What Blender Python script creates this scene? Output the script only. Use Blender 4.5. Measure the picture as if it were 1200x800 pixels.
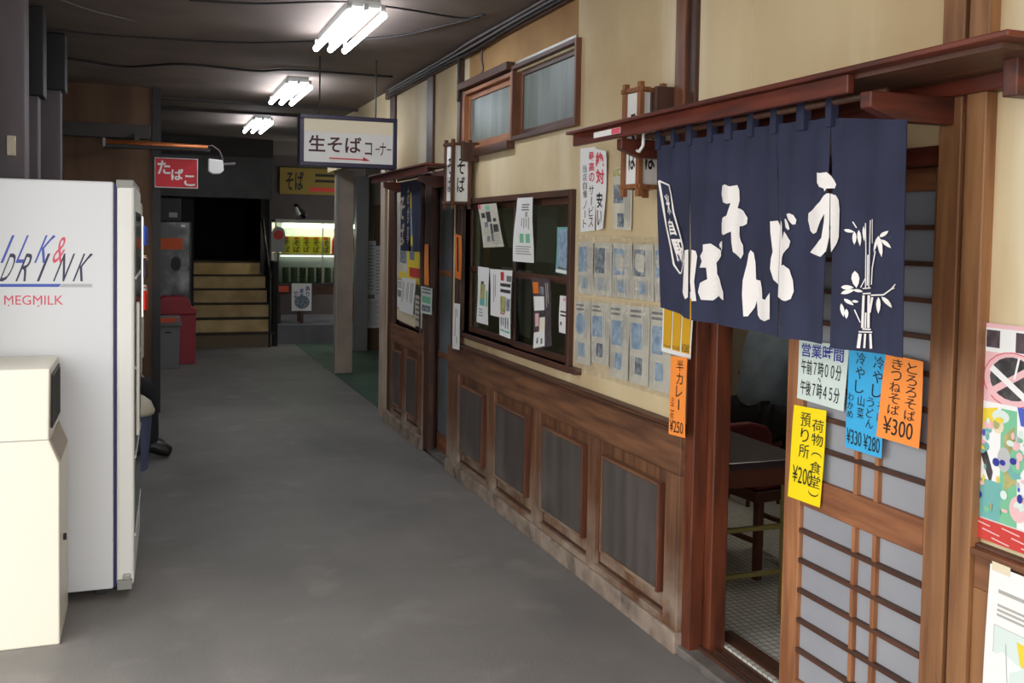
import bpy, bmesh, math, random
from mathutils import Vector, Matrix
from math import sin, cos, pi, radians, atan2, sqrt
for o in list(bpy.data.objects): bpy.data.objects.remove(o)
S = bpy.context.scene
COL = S.collection
rnd = random.Random(7)

# ------------------------------------------------------------------ camera
FPX, PX, PY, H = 1150.0, 600.0, 325.0, 1.62
VPX, VPY, ROLL = 172.0, 269.0, 0.0175
_c, _s = cos(ROLL), sin(ROLL)
_a = (VPX-PX)*_c + (VPY-PY)*_s
_b = -(VPX-PX)*_s + (VPY-PY)*_c
PITCH = atan2(-_b, FPX)
YAW = atan2(-_a, FPX/cos(PITCH))
FW = Vector((sin(YAW)*cos(PITCH), cos(YAW)*cos(PITCH), -sin(PITCH)))
_r0 = Vector((cos(YAW), -sin(YAW), 0)); _u0 = _r0.cross(FW)
RT = _r0*_c + _u0*_s
UP = _u0*_c - _r0*_s
CAMLOC = Vector((0, 0, H))
cd = bpy.data.cameras.new('camera'); cam = bpy.data.objects.new('camera', cd); COL.objects.link(cam)
m = Matrix.Identity(4)
for i in range(3):
    m[i][0] = RT[i]; m[i][1] = UP[i]; m[i][2] = -FW[i]; m[i][3] = CAMLOC[i]
cam.matrix_world = m
cd.sensor_width = 36.0; cd.sensor_fit = 'HORIZONTAL'; cd.lens = FPX/1200*36
cd.shift_y = (PY-400)/1200.0
cd.clip_start = 0.05; cd.clip_end = 200
S.camera = cam
def ray(x, y): return FW*FPX + RT*(x-PX) - UP*(y-PY)
def onX(x, y, X): d = ray(x, y); return CAMLOC + d*(X/d.x)
def onY(x, y, Y): d = ray(x, y); return CAMLOC + d*(Y/d.y)
def onZ(x, y, Z=0.0): d = ray(x, y); return CAMLOC + d*((Z-H)/d.z)

# ------------------------------------------------------------------ world, exposure
w = bpy.data.worlds.new('sky'); S.world = w; w.use_nodes = True
bg = w.node_tree.nodes['Background']
bg.inputs[0].default_value = (1.0, 0.985, 0.955, 1); bg.inputs[1].default_value = 3.2
S.view_settings.view_transform = 'Standard'; S.view_settings.look = 'None'
S.view_settings.gamma = 1.0; S.view_settings.exposure = 0.0
S.view_settings.use_curve_mapping = False

# ------------------------------------------------------------------ materials
def lin(c):
    return tuple(((v/255)/12.92 if v/255 <= .04045 else ((v/255+.055)/1.055)**2.4) for v in c)
MATS = {}
def mat(name, rgb, rough=.6, rgb2=None, scale=6.0, stretch=(1, 1, 1), bump=0.0, metal=0.0, detail=4, lo=.35, hi=.65, emit=0, spec=.5, bscale=None):
    m = bpy.data.materials.new(name); m.use_nodes = True
    nt = m.node_tree; N = nt.nodes; L = nt.links; p = N['Principled BSDF']
    c1 = lin(rgb)+(1,)
    p.inputs['Base Color'].default_value = c1; p.inputs['Roughness'].default_value = rough
    p.inputs['Metallic'].default_value = metal; p.inputs['Specular IOR Level'].default_value = spec
    if rgb2 is not None or bump:
        g = N.new('ShaderNodeNewGeometry'); mp = N.new('ShaderNodeMapping'); mp.inputs['Scale'].default_value = stretch
        L.new(g.outputs['Position'], mp.inputs['Vector'])
        n = N.new('ShaderNodeTexNoise'); n.inputs['Scale'].default_value = scale; n.inputs['Detail'].default_value = detail
        L.new(mp.outputs[0], n.inputs['Vector'])
        if rgb2 is not None:
            r = N.new('ShaderNodeValToRGB'); r.color_ramp.elements[0].position = lo; r.color_ramp.elements[1].position = hi
            r.color_ramp.elements[0].color = c1; r.color_ramp.elements[1].color = lin(rgb2)+(1,)
            L.new(n.outputs['Fac'], r.inputs[0]); L.new(r.outputs[0], p.inputs['Base Color'])
        if bump:
            n2 = n
            if bscale:
                n2 = N.new('ShaderNodeTexNoise'); n2.inputs['Scale'].default_value = bscale; L.new(mp.outputs[0], n2.inputs['Vector'])
            b = N.new('ShaderNodeBump'); b.inputs['Strength'].default_value = bump; b.inputs['Distance'].default_value = .01
            L.new(n2.outputs['Fac'], b.inputs['Height']); L.new(b.outputs[0], p.inputs['Normal'])
    if emit:
        p.inputs['Emission Color'].default_value = c1; p.inputs['Emission Strength'].default_value = emit
    MATS[name] = m
    return m
def addnoise(m, rgb, scale, lo, hi, stretch=(1, 1, 1), zfade=None, detail=5):
    """lay a second, irregular stain colour over a material; zfade=(z_full, z_none) keeps it near the ground"""
    nt = m.node_tree; N = nt.nodes; L = nt.links; p = N['Principled BSDF']
    g = N.new('ShaderNodeNewGeometry'); mp = N.new('ShaderNodeMapping'); mp.inputs['Scale'].default_value = stretch
    L.new(g.outputs['Position'], mp.inputs['Vector'])
    n = N.new('ShaderNodeTexNoise'); n.inputs['Scale'].default_value = scale; n.inputs['Detail'].default_value = detail
    L.new(mp.outputs[0], n.inputs['Vector'])
    mr = N.new('ShaderNodeMapRange'); mr.inputs['From Min'].default_value = lo; mr.inputs['From Max'].default_value = hi
    L.new(n.outputs['Fac'], mr.inputs['Value'])
    fac = mr.outputs[0]
    if zfade:
        sx = N.new('ShaderNodeSeparateXYZ'); L.new(g.outputs['Position'], sx.inputs[0])
        mz = N.new('ShaderNodeMapRange'); mz.inputs['From Min'].default_value = zfade[0]; mz.inputs['From Max'].default_value = zfade[1]
        mz.inputs['To Min'].default_value = 1; mz.inputs['To Max'].default_value = 0
        L.new(sx.outputs['Z'], mz.inputs['Value'])
        mu = N.new('ShaderNodeMath'); mu.operation = 'MULTIPLY'; L.new(fac, mu.inputs[0]); L.new(mz.outputs[0], mu.inputs[1]); fac = mu.outputs[0]
    mx = N.new('ShaderNodeMix'); mx.data_type = 'RGBA'
    ic = p.inputs['Base Color']
    if ic.is_linked: L.new(ic.links[0].from_socket, mx.inputs[6])
    else: mx.inputs[6].default_value = ic.default_value
    mx.inputs[7].default_value = lin(rgb)+(1,)
    L.new(fac, mx.inputs[0]); L.new(mx.outputs[2], ic)
    return m

mat('plaster', (218, 200, 162), .8, (198, 177, 138), 1.6, (1, 1, .5), bump=.15, bscale=20)
addnoise(MATS['plaster'], (176, 142, 100), 1.1, .48, .80)
addnoise(MATS['plaster'], (232, 222, 196), .9, .55, .7, (1, 2.2, .3))
mat('plaster_brown', (188, 150, 98), .8, (140, 100, 62), 1.3, bump=.1, bscale=20)
mat('wood_post', (128, 84, 56), .5, (98, 58, 38), 5, (6, 6, .6), bump=.12)
mat('wood_dark', (84, 52, 38), .5, (58, 34, 26), 5, (6, 6, .6), bump=.12)
mat('wood_dark_h', (92, 58, 42), .5, (64, 38, 28), 5, (6, .6, 6), bump=.12)
mat('wood_red', (104, 44, 26), .4, (70, 28, 18), 5, (6, .6, 6), bump=.1)
mat('wood_red_x', (96, 40, 24), .45, (62, 26, 18), 5, (.6, 6, 6), bump=.1)
mat('wood_jamb', (112, 58, 36), .4, (78, 38, 24), 5, (6, 6, .6), bump=.1)
mat('wood_door', (170, 116, 76), .5, (132, 82, 52), 5, (6, 6, .6), bump=.1)
mat('wood_door_h', (160, 104, 68), .5, (122, 74, 48), 5, (6, .6, 6), bump=.1)
mat('wood_near', (150, 106, 68), .5, (112, 72, 44), 4, (6, 6, .5), bump=.12)
mat('wood_near_h', (146, 98, 64), .5, (104, 64, 40), 4, (6, .5, 6), bump=.12)
for nm, st in (('wainscot_v', (7, 7, .6)), ('wainscot_h', (7, .6, 7))):
    mat(nm, (126, 86, 58), .55, (86, 55, 39), 4, st, bump=.15)
    addnoise(MATS[nm], (158, 142, 126), 6, .34, .62, zfade=(.10, .42))
mat('wainscot_edge', (108, 62, 42), .5, (84, 46, 32), 6, (6, 6, .6))
mat('raised_panel', (86, 79, 76), .55, (70, 63, 60), 2.5, (5, 5, .5), bump=.06)
addnoise(MATS['raised_panel'], (118, 108, 102), 2.5, .45, .8, zfade=(.2, .5))
mat('plinth', (158, 142, 128), .8, (126, 110, 98), 10, bump=.3)
addnoise(MATS['plinth'], (92, 80, 72), 7, .56, .7)
mat('floor', (132, 128, 125), .6, (118, 115, 112), 1.2, bump=.12, bscale=90)
addnoise(MATS['floor'], (146, 142, 137), 3.2, .56, .8)
addnoise(MATS['floor'], (100, 98, 97), .7, .5, .75, (1.5, .6, 1))
mat('green_floor', (78, 104, 88), .6, (60, 84, 72), 2, bump=.1, bscale=60)
mat('ceiling', (142, 126, 116), .85, (112, 98, 90), 1.2, bump=.25, bscale=3)
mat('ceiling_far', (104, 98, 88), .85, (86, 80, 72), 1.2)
mat('dark_metal', (64, 62, 58), .5, (48, 46, 44), 5)
mat('black', (22, 20, 24), .5)
mat('black_wall', (34, 30, 32), .8, (26, 22, 24), 2)
mat('column', (122, 112, 116), .6, (96, 88, 92), 2, (2, 2, .5))
mat('brown_panel', (110, 82, 58), .7, (88, 62, 44), 1.5, (4, 4, .5))
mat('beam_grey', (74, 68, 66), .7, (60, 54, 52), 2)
mat('fridge', (226, 229, 233), .35)
mat('fridge_door', (236, 236, 232), .35)
mat('cream_metal', (240, 234, 218), .4)
mat('gasket', (40, 40, 92), .5)
mat('white', (238, 238, 236), .5)
mat('paper', (236, 236, 236), .6)
mat('paper_green', (214, 228, 222), .6)
mat('paper_news', (206, 202, 186), .7, (190, 186, 172), 12)
mat('print_grey', (120, 120, 120), .7)
mat('print_light', (172, 170, 164), .7)
mat('print_blue', (112, 140, 170), .6, (160, 180, 196), 30)
mat('print_photo', (70, 78, 90), .6, (150, 160, 168), 40)
mat('print_dark', (44, 42, 46), .6, (84, 80, 80), 40)
mat('print_purple', (92, 78, 86), .6, (60, 46, 52), 30)
mat('print_teal', (110, 176, 172), .6)
mat('print_green', (120, 190, 150), .6)
mat('print_olive', (150, 150, 90), .6, (190, 180, 120), 30)
mat('sign_yellow_dimmed', (132, 112, 40), .6)  # yellow sign darkened in its colour to stand for the weak light there
mat('print_yellow', (232, 208, 60), .6)
mat('print_pink', (232, 186, 190), .6)
mat('print_red', (200, 60, 52), .6)
mat('sheet_yellow', (255, 226, 0), .55)
mat('sheet_blue', (60, 176, 232), .55)
mat('sheet_orange', (255, 150, 64), .55)
mat('sheet_orange_dark', (226, 120, 40), .55)
mat('ticket_gold', (214, 164, 30), .5)
mat('ink', (26, 24, 26), .6)
mat('ink_red', (216, 74, 92), .6)
mat('ink_blue', (42, 52, 150), .6)
mat('logo_blue', (68, 92, 190), .5)
mat('logo_navy', (52, 48, 82), .5)
mat('logo_red', (226, 84, 110), .5)
mat('logo_grey', (186, 188, 190), .5)
mat('sign_cream', (226, 214, 186), .5)
mat('sign_white', (220, 218, 214), .5)
mat('sign_ink', (70, 24, 40), .6)
mat('sign_frame', (40, 34, 62), .4)
mat('arrow_red', (196, 40, 60), .5)
mat('tobacco_red', (206, 34, 48), .5)
mat('navy_cloth', (36, 40, 64), .9, (44, 48, 74), 5, bump=.12, bscale=300)
mat('cloth_white', (236, 232, 230), .85)
mat('lantern_paper', (226, 226, 224), .7)
mat('lantern_wood', (150, 96, 56), .5, (120, 72, 40), 8, (6, 6, .6))
mat('lantern_wood_dark', (96, 62, 44), .5, (72, 44, 32), 8, (6, 6, .6))
mat('frosted', (160, 162, 168), .3, (150, 152, 160), 3)
mat('frosted_green', (112, 122, 114), .4, (88, 98, 92), 3, (1, 5, .6))
mat('frosted_dim', (120, 128, 132), .3, (104, 112, 116), 3)
mat('tube_lit', (240, 246, 255), .3, emit=22.0)
mat('shop_fill_tube', (255, 246, 232), .3, emit=60.0)
mat('case_lamp', (255, 250, 226), .3, emit=26.0)
mat('vend_panel', (255, 250, 240), .3, emit=1.6)
mat('case_fill_lamp', (255, 250, 240), .3, emit=3.0)
mat('aluminium', (178, 176, 168), .4, metal=.6)
mat('frame_beige', (188, 172, 156), .55, (168, 150, 136), 3)
mat('frame_grey', (150, 150, 146), .5)
mat('stair_riser', (232, 204, 146), .7, (190, 160, 106), 2.5)
mat('stair_base', (120, 104, 82), .8)
mat('stair_tread', (66, 56, 46), .8)
mat('red_plastic', (158, 26, 44), .45)
mat('grey_plastic', (118, 118, 118), .5)
mat('orange_plastic', (216, 84, 40), .5)
mat('blue_plastic', (92, 100, 130), .5)
mat('cream_plastic', (222, 216, 192), .5)
mat('vend_dark', (30, 34, 44), .3, (168, 170, 168), 3.4, (1, 1, .8), lo=.46, hi=.74)
mat('tube_reflection', (190, 110, 60), .35, metal=.4)
mat('vinyl_red', (104, 34, 34), .35)
mat('chair_wood', (92, 48, 32), .5, (70, 36, 24), 6)
mat('olive_wood', (116, 104, 56), .5)
mat('table_top', (52, 42, 46), .3)
mat('tile_grout', (120, 118, 110), .7)
mat('skin', (196, 150, 124), .6)
mat('shirt', (132, 148, 164), .85, (114, 128, 144), 8, bump=.3, bscale=14)
mat('trousers_dark', (34, 34, 40), .85)
mat('shoe_black', (22, 20, 22), .4)
mat('hair_black', (24, 22, 22), .7)
mat('shop_wall', (150, 140, 124), .85)
mat('kerb_grey', (116, 116, 122), .8, (100, 100, 106), 3)
mat('stone', (120, 114, 108), .8, (84, 78, 74), 8, bump=.2)
mat('rust_label', (214, 90, 40), .6)
mat('cable', (38, 34, 36), .5)
mat('cable_grey', (110, 104, 104), .5)
mat('can_yellow', (222, 206, 40), .4)
mat('can_red', (226, 60, 48), .4)
mat('tin', (170, 164, 130), .35, (110, 104, 80), 40)

# pane you can see through, with a sheen
def glass_mat(name, tint, gl):
    m = bpy.data.materials.new(name); m.use_nodes = True; nt = m.node_tree; N = nt.nodes; L = nt.links
    N.remove(N['Principled BSDF']); out = N['Material Output']
    t = N.new('ShaderNodeBsdfTransparent'); t.inputs[0].default_value = lin(tint)+(1,)
    g = N.new('ShaderNodeBsdfGlossy'); g.inputs['Roughness'].default_value = .06; g.inputs[0].default_value = (.9, .95, .93, 1)
    lw = N.new('ShaderNodeLayerWeight'); lw.inputs[0].default_value = .5
    f = N.new('ShaderNodeMath'); f.operation = 'POWER'; f.inputs[1].default_value = 5.0; L.new(lw.outputs['Facing'], f.inputs[0])
    mu = N.new('ShaderNodeMath'); mu.operation = 'MULTIPLY_ADD'; mu.inputs[1].default_value = 1.0; mu.inputs[2].default_value = gl; mu.use_clamp = True
    mx = N.new('ShaderNodeMixShader')
    L.new(f.outputs[0], mu.inputs[0]); L.new(mu.outputs[0], mx.inputs[0]); L.new(t.outputs[0], mx.inputs[1]); L.new(g.outputs[0], mx.inputs[2]); L.new(mx.outputs[0], out.inputs[0])
    MATS[name] = m
glass_mat('window_glass', (205, 216, 212), .05)
def film_mat():
    m = bpy.data.materials.new('clear_film'); m.use_nodes = True; nt = m.node_tree; N = nt.nodes; L = nt.links
    N.remove(N['Principled BSDF']); t = N.new('ShaderNodeBsdfTransparent'); d = N.new('ShaderNodeBsdfDiffuse'); g = N.new('ShaderNodeBsdfGlossy')
    d.inputs[0].default_value = (.8, .8, .82, 1); g.inputs['Roughness'].default_value = .07
    a = N.new('ShaderNodeMixShader'); a.inputs[0].default_value = .05; b = N.new('ShaderNodeMixShader'); b.inputs[0].default_value = .10
    L.new(t.outputs[0], a.inputs[1]); L.new(d.outputs[0], a.inputs[2]); L.new(a.outputs[0], b.inputs[1]); L.new(g.outputs[0], b.inputs[2]); L.new(b.outputs[0], N['Material Output'].inputs[0])
    MATS['clear_film'] = m
film_mat()

def tile_mat():
    m = mat('tile_floor', (214, 214, 206), .4)
    nt = m.node_tree; N = nt.nodes; L = nt.links; p = N['Principled BSDF']
    g = N.new('ShaderNodeNewGeometry'); b = N.new('ShaderNodeTexBrick')
    b.offset = 0; b.inputs['Scale'].default_value = 1; b.inputs['Brick Width'].default_value = .032; b.inputs['Row Height'].default_value = .032
    b.inputs['Mortar Size'].default_value = .0022
    b.inputs['Color1'].default_value = lin((206, 206, 198))+(1,); b.inputs['Color2'].default_value = lin((192, 192, 184))+(1,); b.inputs['Mortar'].default_value = lin((96, 94, 88))+(1,)
    L.new(g.outputs['Position'], b.inputs['Vector']); L.new(b.outputs[0], p.inputs['Base Color'])
tile_mat()
def M(k): return MATS[k]

# ------------------------------------------------------------------ mesh helpers
class MB:
    def __init__(s): s.v = []; s.f = []
    def add(s, vs, fs):
        o = len(s.v); s.v += [tuple(v) for v in vs]; s.f += [tuple(i+o for i in f) for f in fs]; return s
    def box(s, x0, x1, y0, y1, z0, z1):
        if x0 > x1: x0, x1 = x1, x0
        if y0 > y1: y0, y1 = y1, y0
        if z0 > z1: z0, z1 = z1, z0
        return s.add([(x0,y0,z0),(x1,y0,z0),(x1,y1,z0),(x0,y1,z0),(x0,y0,z1),(x1,y0,z1),(x1,y1,z1),(x0,y1,z1)],
                     [(0,3,2,1),(4,5,6,7),(0,1,5,4),(1,2,6,5),(2,3,7,6),(3,0,4,7)])
    def prism(s, pts, axis, a0, a1):
        """closed 2-D outline swept along an axis ('x': pts are (y,z); 'y': pts are (x,z); 'z': pts are (x,y))"""
        n = len(pts)
        def P(p, a):
            return (a, p[0], p[1]) if axis == 'x' else (p[0], a, p[1]) if axis == 'y' else (p[0], p[1], a)
        vs = [P(p, a0) for p in pts]+[P(p, a1) for p in pts]
        return s.add(vs, [tuple(range(n)), tuple(range(2*n-1, n-1, -1))]+[(i, (i+1) % n, n+(i+1) % n, n+i) for i in range(n)])
    def tube(s, pts, r, n=8, caps=True):
        pts = [Vector(p) for p in pts]; rr = r if isinstance(r, (list, tuple)) else [r]*len(pts)
        vs = []; fs = []
        up = None
        for i, p in enumerate(pts):
            t = (pts[min(i+1, len(pts)-1)]-pts[max(i-1, 0)]).normalized()
            if up is None: up = Vector((0, 0, 1)) if abs(t.z) < .9 else Vector((1, 0, 0))
            a = t.cross(up).normalized(); b = a.cross(t).normalized(); up = b
            for k in range(n):
                th = 2*pi*k/n; vs.append(p+a*(cos(th)*rr[i])+b*(sin(th)*rr[i]))
        for i in range(len(pts)-1):
            for k in range(n): fs.append((i*n+k, i*n+(k+1) % n, (i+1)*n+(k+1) % n, (i+1)*n+k))
        if caps: fs.append(tuple(range(n-1, -1, -1))); fs.append(tuple(range((len(pts)-1)*n, len(pts)*n)))
        return s.add(vs, fs)
    def lathe(s, prof, cx, cy, n=20):
        vs = []; fs = []
        for (r, z) in prof:
            for k in range(n): th = 2*pi*k/n; vs.append((cx+r*cos(th), cy+r*sin(th), z))
        for i in range(len(prof)-1):
            for k in range(n): fs.append((i*n+k, i*n+(k+1) % n, (i+1)*n+(k+1) % n, (i+1)*n+k))
        fs.append(tuple(range(n-1, -1, -1))); fs.append(tuple(range((len(prof)-1)*n, len(prof)*n)))
        return s.add(vs, fs)
    def build(s, name, m, parent=None, bevel=0, smooth=False, label=None):
        me = bpy.data.meshes.new(name); me.from_pydata([tuple(v) for v in s.v], [], s.f); me.update()
        bm = bmesh.new(); bm.from_mesh(me); bmesh.ops.recalc_face_normals(bm, faces=bm.faces); bm.to_mesh(me); bm.free()
        o = bpy.data.objects.new(name, me); COL.objects.link(o)
        if m: me.materials.append(M(m) if isinstance(m, str) else m)
        if smooth: me.polygons.foreach_set('use_smooth', [True]*len(me.polygons))
        if bevel:
            b = o.modifiers.new('bevel', 'BEVEL'); b.width = bevel; b.segments = 2; b.limit_method = 'ANGLE'; b.angle_limit = radians(40)
        if parent: put(o, parent)
        if label: o['label'] = label
        if name == 'lettering': o['kind'] = 'stuff'
        return o
def put(o, parent):
    o.parent = parent
    if parent.matrix_basis != Matrix.Identity(4):
        o.matrix_parent_inverse = (parent.matrix_basis).inverted()
def B(name, x0, x1, y0, y1, z0, z1, m, parent=None, bevel=0, label=None):
    return MB().box(x0, x1, y0, y1, z0, z1).build(name, m, parent, bevel, label=label)
def thing(name, label, cat, loc=(0, 0, 0), group=None):
    o = bpy.data.objects.new(name, None); COL.objects.link(o); o.location = loc; o.empty_display_size = .1
    o['label'] = label; o['category'] = cat
    if group: o['group'] = group
    return o
def tag(o, label, cat, group=None):
    o['label'] = label; o['category'] = cat
    if group: o['group'] = group
    return o
def struct(o, label, cat=None):
    o['kind'] = 'structure'; o['label'] = label
    if cat: o['category'] = cat
    return o
def sroot(name, label, loc=(0, 0, 0), cat=None):
    o = bpy.data.objects.new(name, None); COL.objects.link(o); o.location = loc; return struct(o, label, cat)

# ---- flat lettering cut from the built-in font, laid on any surface by a mapping (a,b)->point
_g = {}
def glyph(body, bold=0.0):
    k = (body, bold)
    if k in _g: return _g[k]
    cu = bpy.data.curves.new('t', 'FONT'); cu.body = body; cu.size = 1; cu.offset = bold; cu.resolution_u = 3; cu.fill_mode = 'FRONT'
    o = bpy.data.objects.new('t', cu); COL.objects.link(o)
    dg = bpy.context.evaluated_depsgraph_get(); me = o.evaluated_get(dg).to_mesh()
    vs = [(v.co.x, v.co.y) for v in me.vertices]; fs = [tuple(p.vertices) for p in me.polygons]
    o.evaluated_get(dg).to_mesh_clear(); bpy.data.objects.remove(o); bpy.data.curves.remove(cu)
    x0 = min((v[0] for v in vs), default=0); x1 = max((v[0] for v in vs), default=1); y0 = min((v[1] for v in vs), default=0); y1 = max((v[1] for v in vs), default=1)
    _g[k] = (vs, fs, x0, x1, y0, y1); return _g[k]
SMALL = set('っゃゅょー・り〜~')
def put_text(mb, fmap, body, a0, a1, b0, b1, vertical=False, bold=0.0, slant=0.0, cell=False):
    """fit text into the box a0..a1 (left-right), b0..b1 (top-bottom)"""
    if vertical:
        n = len(body); h = (b1-b0)/n
        for i, ch in enumerate(body):
            if ch == 'ー':
                am = (a0+a1)/2; wd = (a1-a0)*.07
                mb.add([fmap(am-wd, b0+(i+.1)*h), fmap(am+wd, b0+(i+.1)*h), fmap(am+wd, b0+(i+.9)*h), fmap(am-wd, b0+(i+.9)*h)], [(0, 1, 2, 3)]); continue
            if ch in '()':
                am = (a0+a1)/2; sg = 1 if ch == '(' else -1; bm_ = b0+(i+.5+.28*sg)*h; wa = (a1-a0)*.42
                arc = [(am+wa*cos(k*pi/8), bm_-sg*h*.32*sin(k*pi/8)) for k in range(9)]
                for q in range(8):
                    (p0, q0), (p1, q1) = arc[q], arc[q+1]; e = h*.045
                    mb.add([fmap(p0, q0-e), fmap(p1, q1-e), fmap(p1, q1+e), fmap(p0, q0+e)], [(0, 1, 2, 3)])
                continue
            s = .14 if ch in SMALL else .04
            put_text(mb, fmap, ch, a0+(a1-a0)*s, a1-(a1-a0)*s, b0+(i+.06)*h, b0+(i+.94)*h, bold=bold)
        return
    vs, fs, x0, x1, y0, y1 = glyph(body, bold)
    W_ = max(x1-x0, 1e-6); H_ = max(y1-y0, 1e-6)
    out = []
    for (x, y) in vs:
        a = a0+(a1-a0)*(x-x0)/W_; b = b1-(b1-b0)*(y-y0)/H_
        out.append(fmap(a+slant*(b1-b), b))
    mb.add(out, fs)
def quad(mb, fmap, a0, b0, a1, b1):
    mb.add([fmap(a0, b0), fmap(a1, b0), fmap(a1, b1), fmap(a0, b1)], [(0, 1, 2, 3)])
def poly(mb, fmap, pts):
    """a simple polygon, triangulated"""
    from mathutils.geometry import tessellate_polygon
    tr = tessellate_polygon([[Vector((p[0], p[1], 0)) for p in pts]])
    mb.add([fmap(*p) for p in pts], [tuple(t) for t in tr])
def stroke(mb, fmap, pts, wd):
    for i in range(len(pts)-1):
        (x0, y0), (x1, y1) = pts[i], pts[i+1]
        d = sqrt((x1-x0)**2+(y1-y0)**2) or 1; nx, ny = -(y1-y0)/d*wd/2, (x1-x0)/d*wd/2
        mb.add([fmap(x0+nx, y0+ny), fmap(x1+nx, y1+ny), fmap(x1-nx, y1-ny), fmap(x0-nx, y0-ny)], [(0, 1, 2, 3)])
def leaf(mb, fmap, A, Bp, wd):
    (x0, y0), (x1, y1) = A, Bp; d = sqrt((x1-x0)**2+(y1-y0)**2) or 1; nx, ny = -(y1-y0)/d*wd/2, (x1-x0)/d*wd/2
    pts = [(x0, y0)]+[(x0+(x1-x0)*t+nx*k, y0+(y1-y0)*t+ny*k) for t, k in ((.2, .75), (.45, 1), (.75, .7))]+[(x1, y1)]+[(x0+(x1-x0)*t-nx*k, y0+(y1-y0)*t-ny*k) for t, k in ((.75, .7), (.45, 1), (.2, .75))]
    poly(mb, fmap, pts)

def paper(name, label, cat, corners, X, m='paper', bulge=.004, items=(), group=None, nrm=-1):
    """a sheet hanging on the plane X: corners are photo pixels TL,TR,BR,BL; items print on it in sheet fractions"""
    P = [c if isinstance(c, Vector) else onX(c[0], c[1], X) for c in corners]
    ph = rnd.random()*6
    def f(a, b, off=0.0):
        p = (P[0]*(1-a)+P[1]*a)*(1-b)+(P[3]*(1-a)+P[2]*a)*b
        return Vector((p.x+nrm*(off+.003+bulge*(.5+.5*sin(ph+b*4.2+a*2.0))), p.y, p.z))
    nx, ny = 6, 10; mb = MB(); vs = [f(i/nx, j/ny) for j in range(ny+1) for i in range(nx+1)]
    back = [v+Vector((-nrm*.0012, 0, 0)) for v in vs]
    fs = []
    K = len(vs)
    for j in range(ny):
        for i in range(nx):
            q = j*(nx+1)+i; fs.append((q, q+1, q+nx+2, q+nx+1)); fs.append((K+q, K+q+nx+1, K+q+nx+2, K+q+1))
    mb.add(vs+back, fs)
    o = mb.build(name, m, None, smooth=True); tag(o, label, cat, group)
    prints(o, f, items)
    return o
def prints(o, f, items, off=.0015):
    by = {}
    for it in items:
        k = it[0]; d = by.setdefault((('lettering' if k == 't' else 'printed_area'), it[1]), MB())
        g = (lambda a, b: f(a, b, off)) if k == 't' else (lambda a, b: f(a, b, off*.6))
        if k == 't':
            _, mt, body, a0, a1, b0, b1 = it[:7]; kw = it[7] if len(it) > 7 else {}
            put_text(d, g, body, a0, a1, b0, b1, **kw)
        elif k == 'r': quad(d, g, *it[2:6])
        elif k == 'p': poly(d, g, it[2])
        elif k == 's': stroke(d, g, it[2], it[3])
        elif k == 'e':
            cx, cy, rx, ry = it[2:6]; poly(d, g, [(cx+rx*cos(t*pi/10), cy+ry*sin(t*pi/10)) for t in range(20)])
    for (nm, mt), mb in by.items():
        q = mb.build(nm, mt, o)
        if nm == 'lettering' or len(mb.f) > 1: q['kind'] = 'stuff'
def textlines(a0, a1, b0, b1, n, m='print_grey', vertical=True, fill=.5):
    out = []
    for i in range(n):
        if vertical:
            a = a0+(a1-a0)*i/n; out.append(('r', m, a, b0+rnd.random()*.02, a+(a1-a0)/n*fill, b1-rnd.random()*.06*(b1-b0)*5))
        else:
            b = b0+(b1-b0)*i/n; out.append(('r', m, a0, b, a1-rnd.random()*.15*(a1-a0), b+(b1-b0)/n*fill))
    return out
VT = {'vertical': True}
def VB(b): return {'vertical': True, 'bold': b}
W = 1.97

# ================================================================== THE SETTING
CH = 2.86
struct(B('floor', -9, W+.05, -9, 18.5, -.1, 0, 'floor'), 'worn grey concrete floor of the passage')
struct(B('floor_green', W+.05, 5.2, 8.45, 16.5, -.1, .004, 'green_floor'), 'green painted floor of the side recess')
struct(B('floor_shop', W+.12, 5.2, 1.2, 8.44, -.1, .06, 'tile_floor'), 'small white mosaic tile floor inside the noodle shop')
struct(B('floor_outside', W+.05, 5.2, -9, 1.2, -.1, -.001, 'floor'), 'concrete ground beside the shop')
ce = struct(MB().box(-.95, 5.2, -.2, 13.7, CH, CH+.2).build('ceiling', 'ceiling'), 'stained dark grey ceiling of the passage')
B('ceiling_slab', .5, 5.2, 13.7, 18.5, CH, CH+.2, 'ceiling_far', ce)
for y, z in ((9.75, .05), (10.55, .05)):
    B('batten', -.9, W, y, y+.06, CH-.025, CH, 'beam_grey', ce)

# ---- wall_right : plaster with its openings, posts, wainscot
def holes(mb, x0, x1, y0, y1, z0, z1, ops):
    ys = sorted({y0, y1, *[v for o in ops for v in o[:2]]}); zs = sorted({z0, z1, *[v for o in ops for v in o[2:]]})
    for i in range(len(ys)-1):
        for j in range(len(zs)-1):
            cy, cz = (ys[i]+ys[i+1])/2, (zs[j]+zs[j+1])/2
            if any(o[0] < cy < o[1] and o[2] < cz < o[3] for o in ops): continue
            mb.box(x0, x1, ys[i], ys[i+1], zs[j], zs[j+1])
    return mb
DOOR1 = (2.02, 3.30, 0, 1.84); WIN = (4.44, 6.18, .985, 1.82); UPW = (4.40, 6.16, 2.185, 2.55)
DOOR2 = (6.44, 7.10, 0, 2.0); LWIN = (7.22, 8.06, .87, 2.0)
wr = holes(MB(), W, W+.1, .2, 8.42, 0, CH, [DOOR1, WIN, UPW, DOOR2, LWIN]).build('wall_right', 'plaster')
struct(wr, 'long shop front of cream plaster, brown posts and panelled wainscot')
def WP(name, y0, y1, z0, z1, m, proud=.02, back=.02, bevel=.003, **k):
    return B(name, W-proud, W+back, y0, y1, z0, z1, m, wr, bevel, **k)
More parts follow.
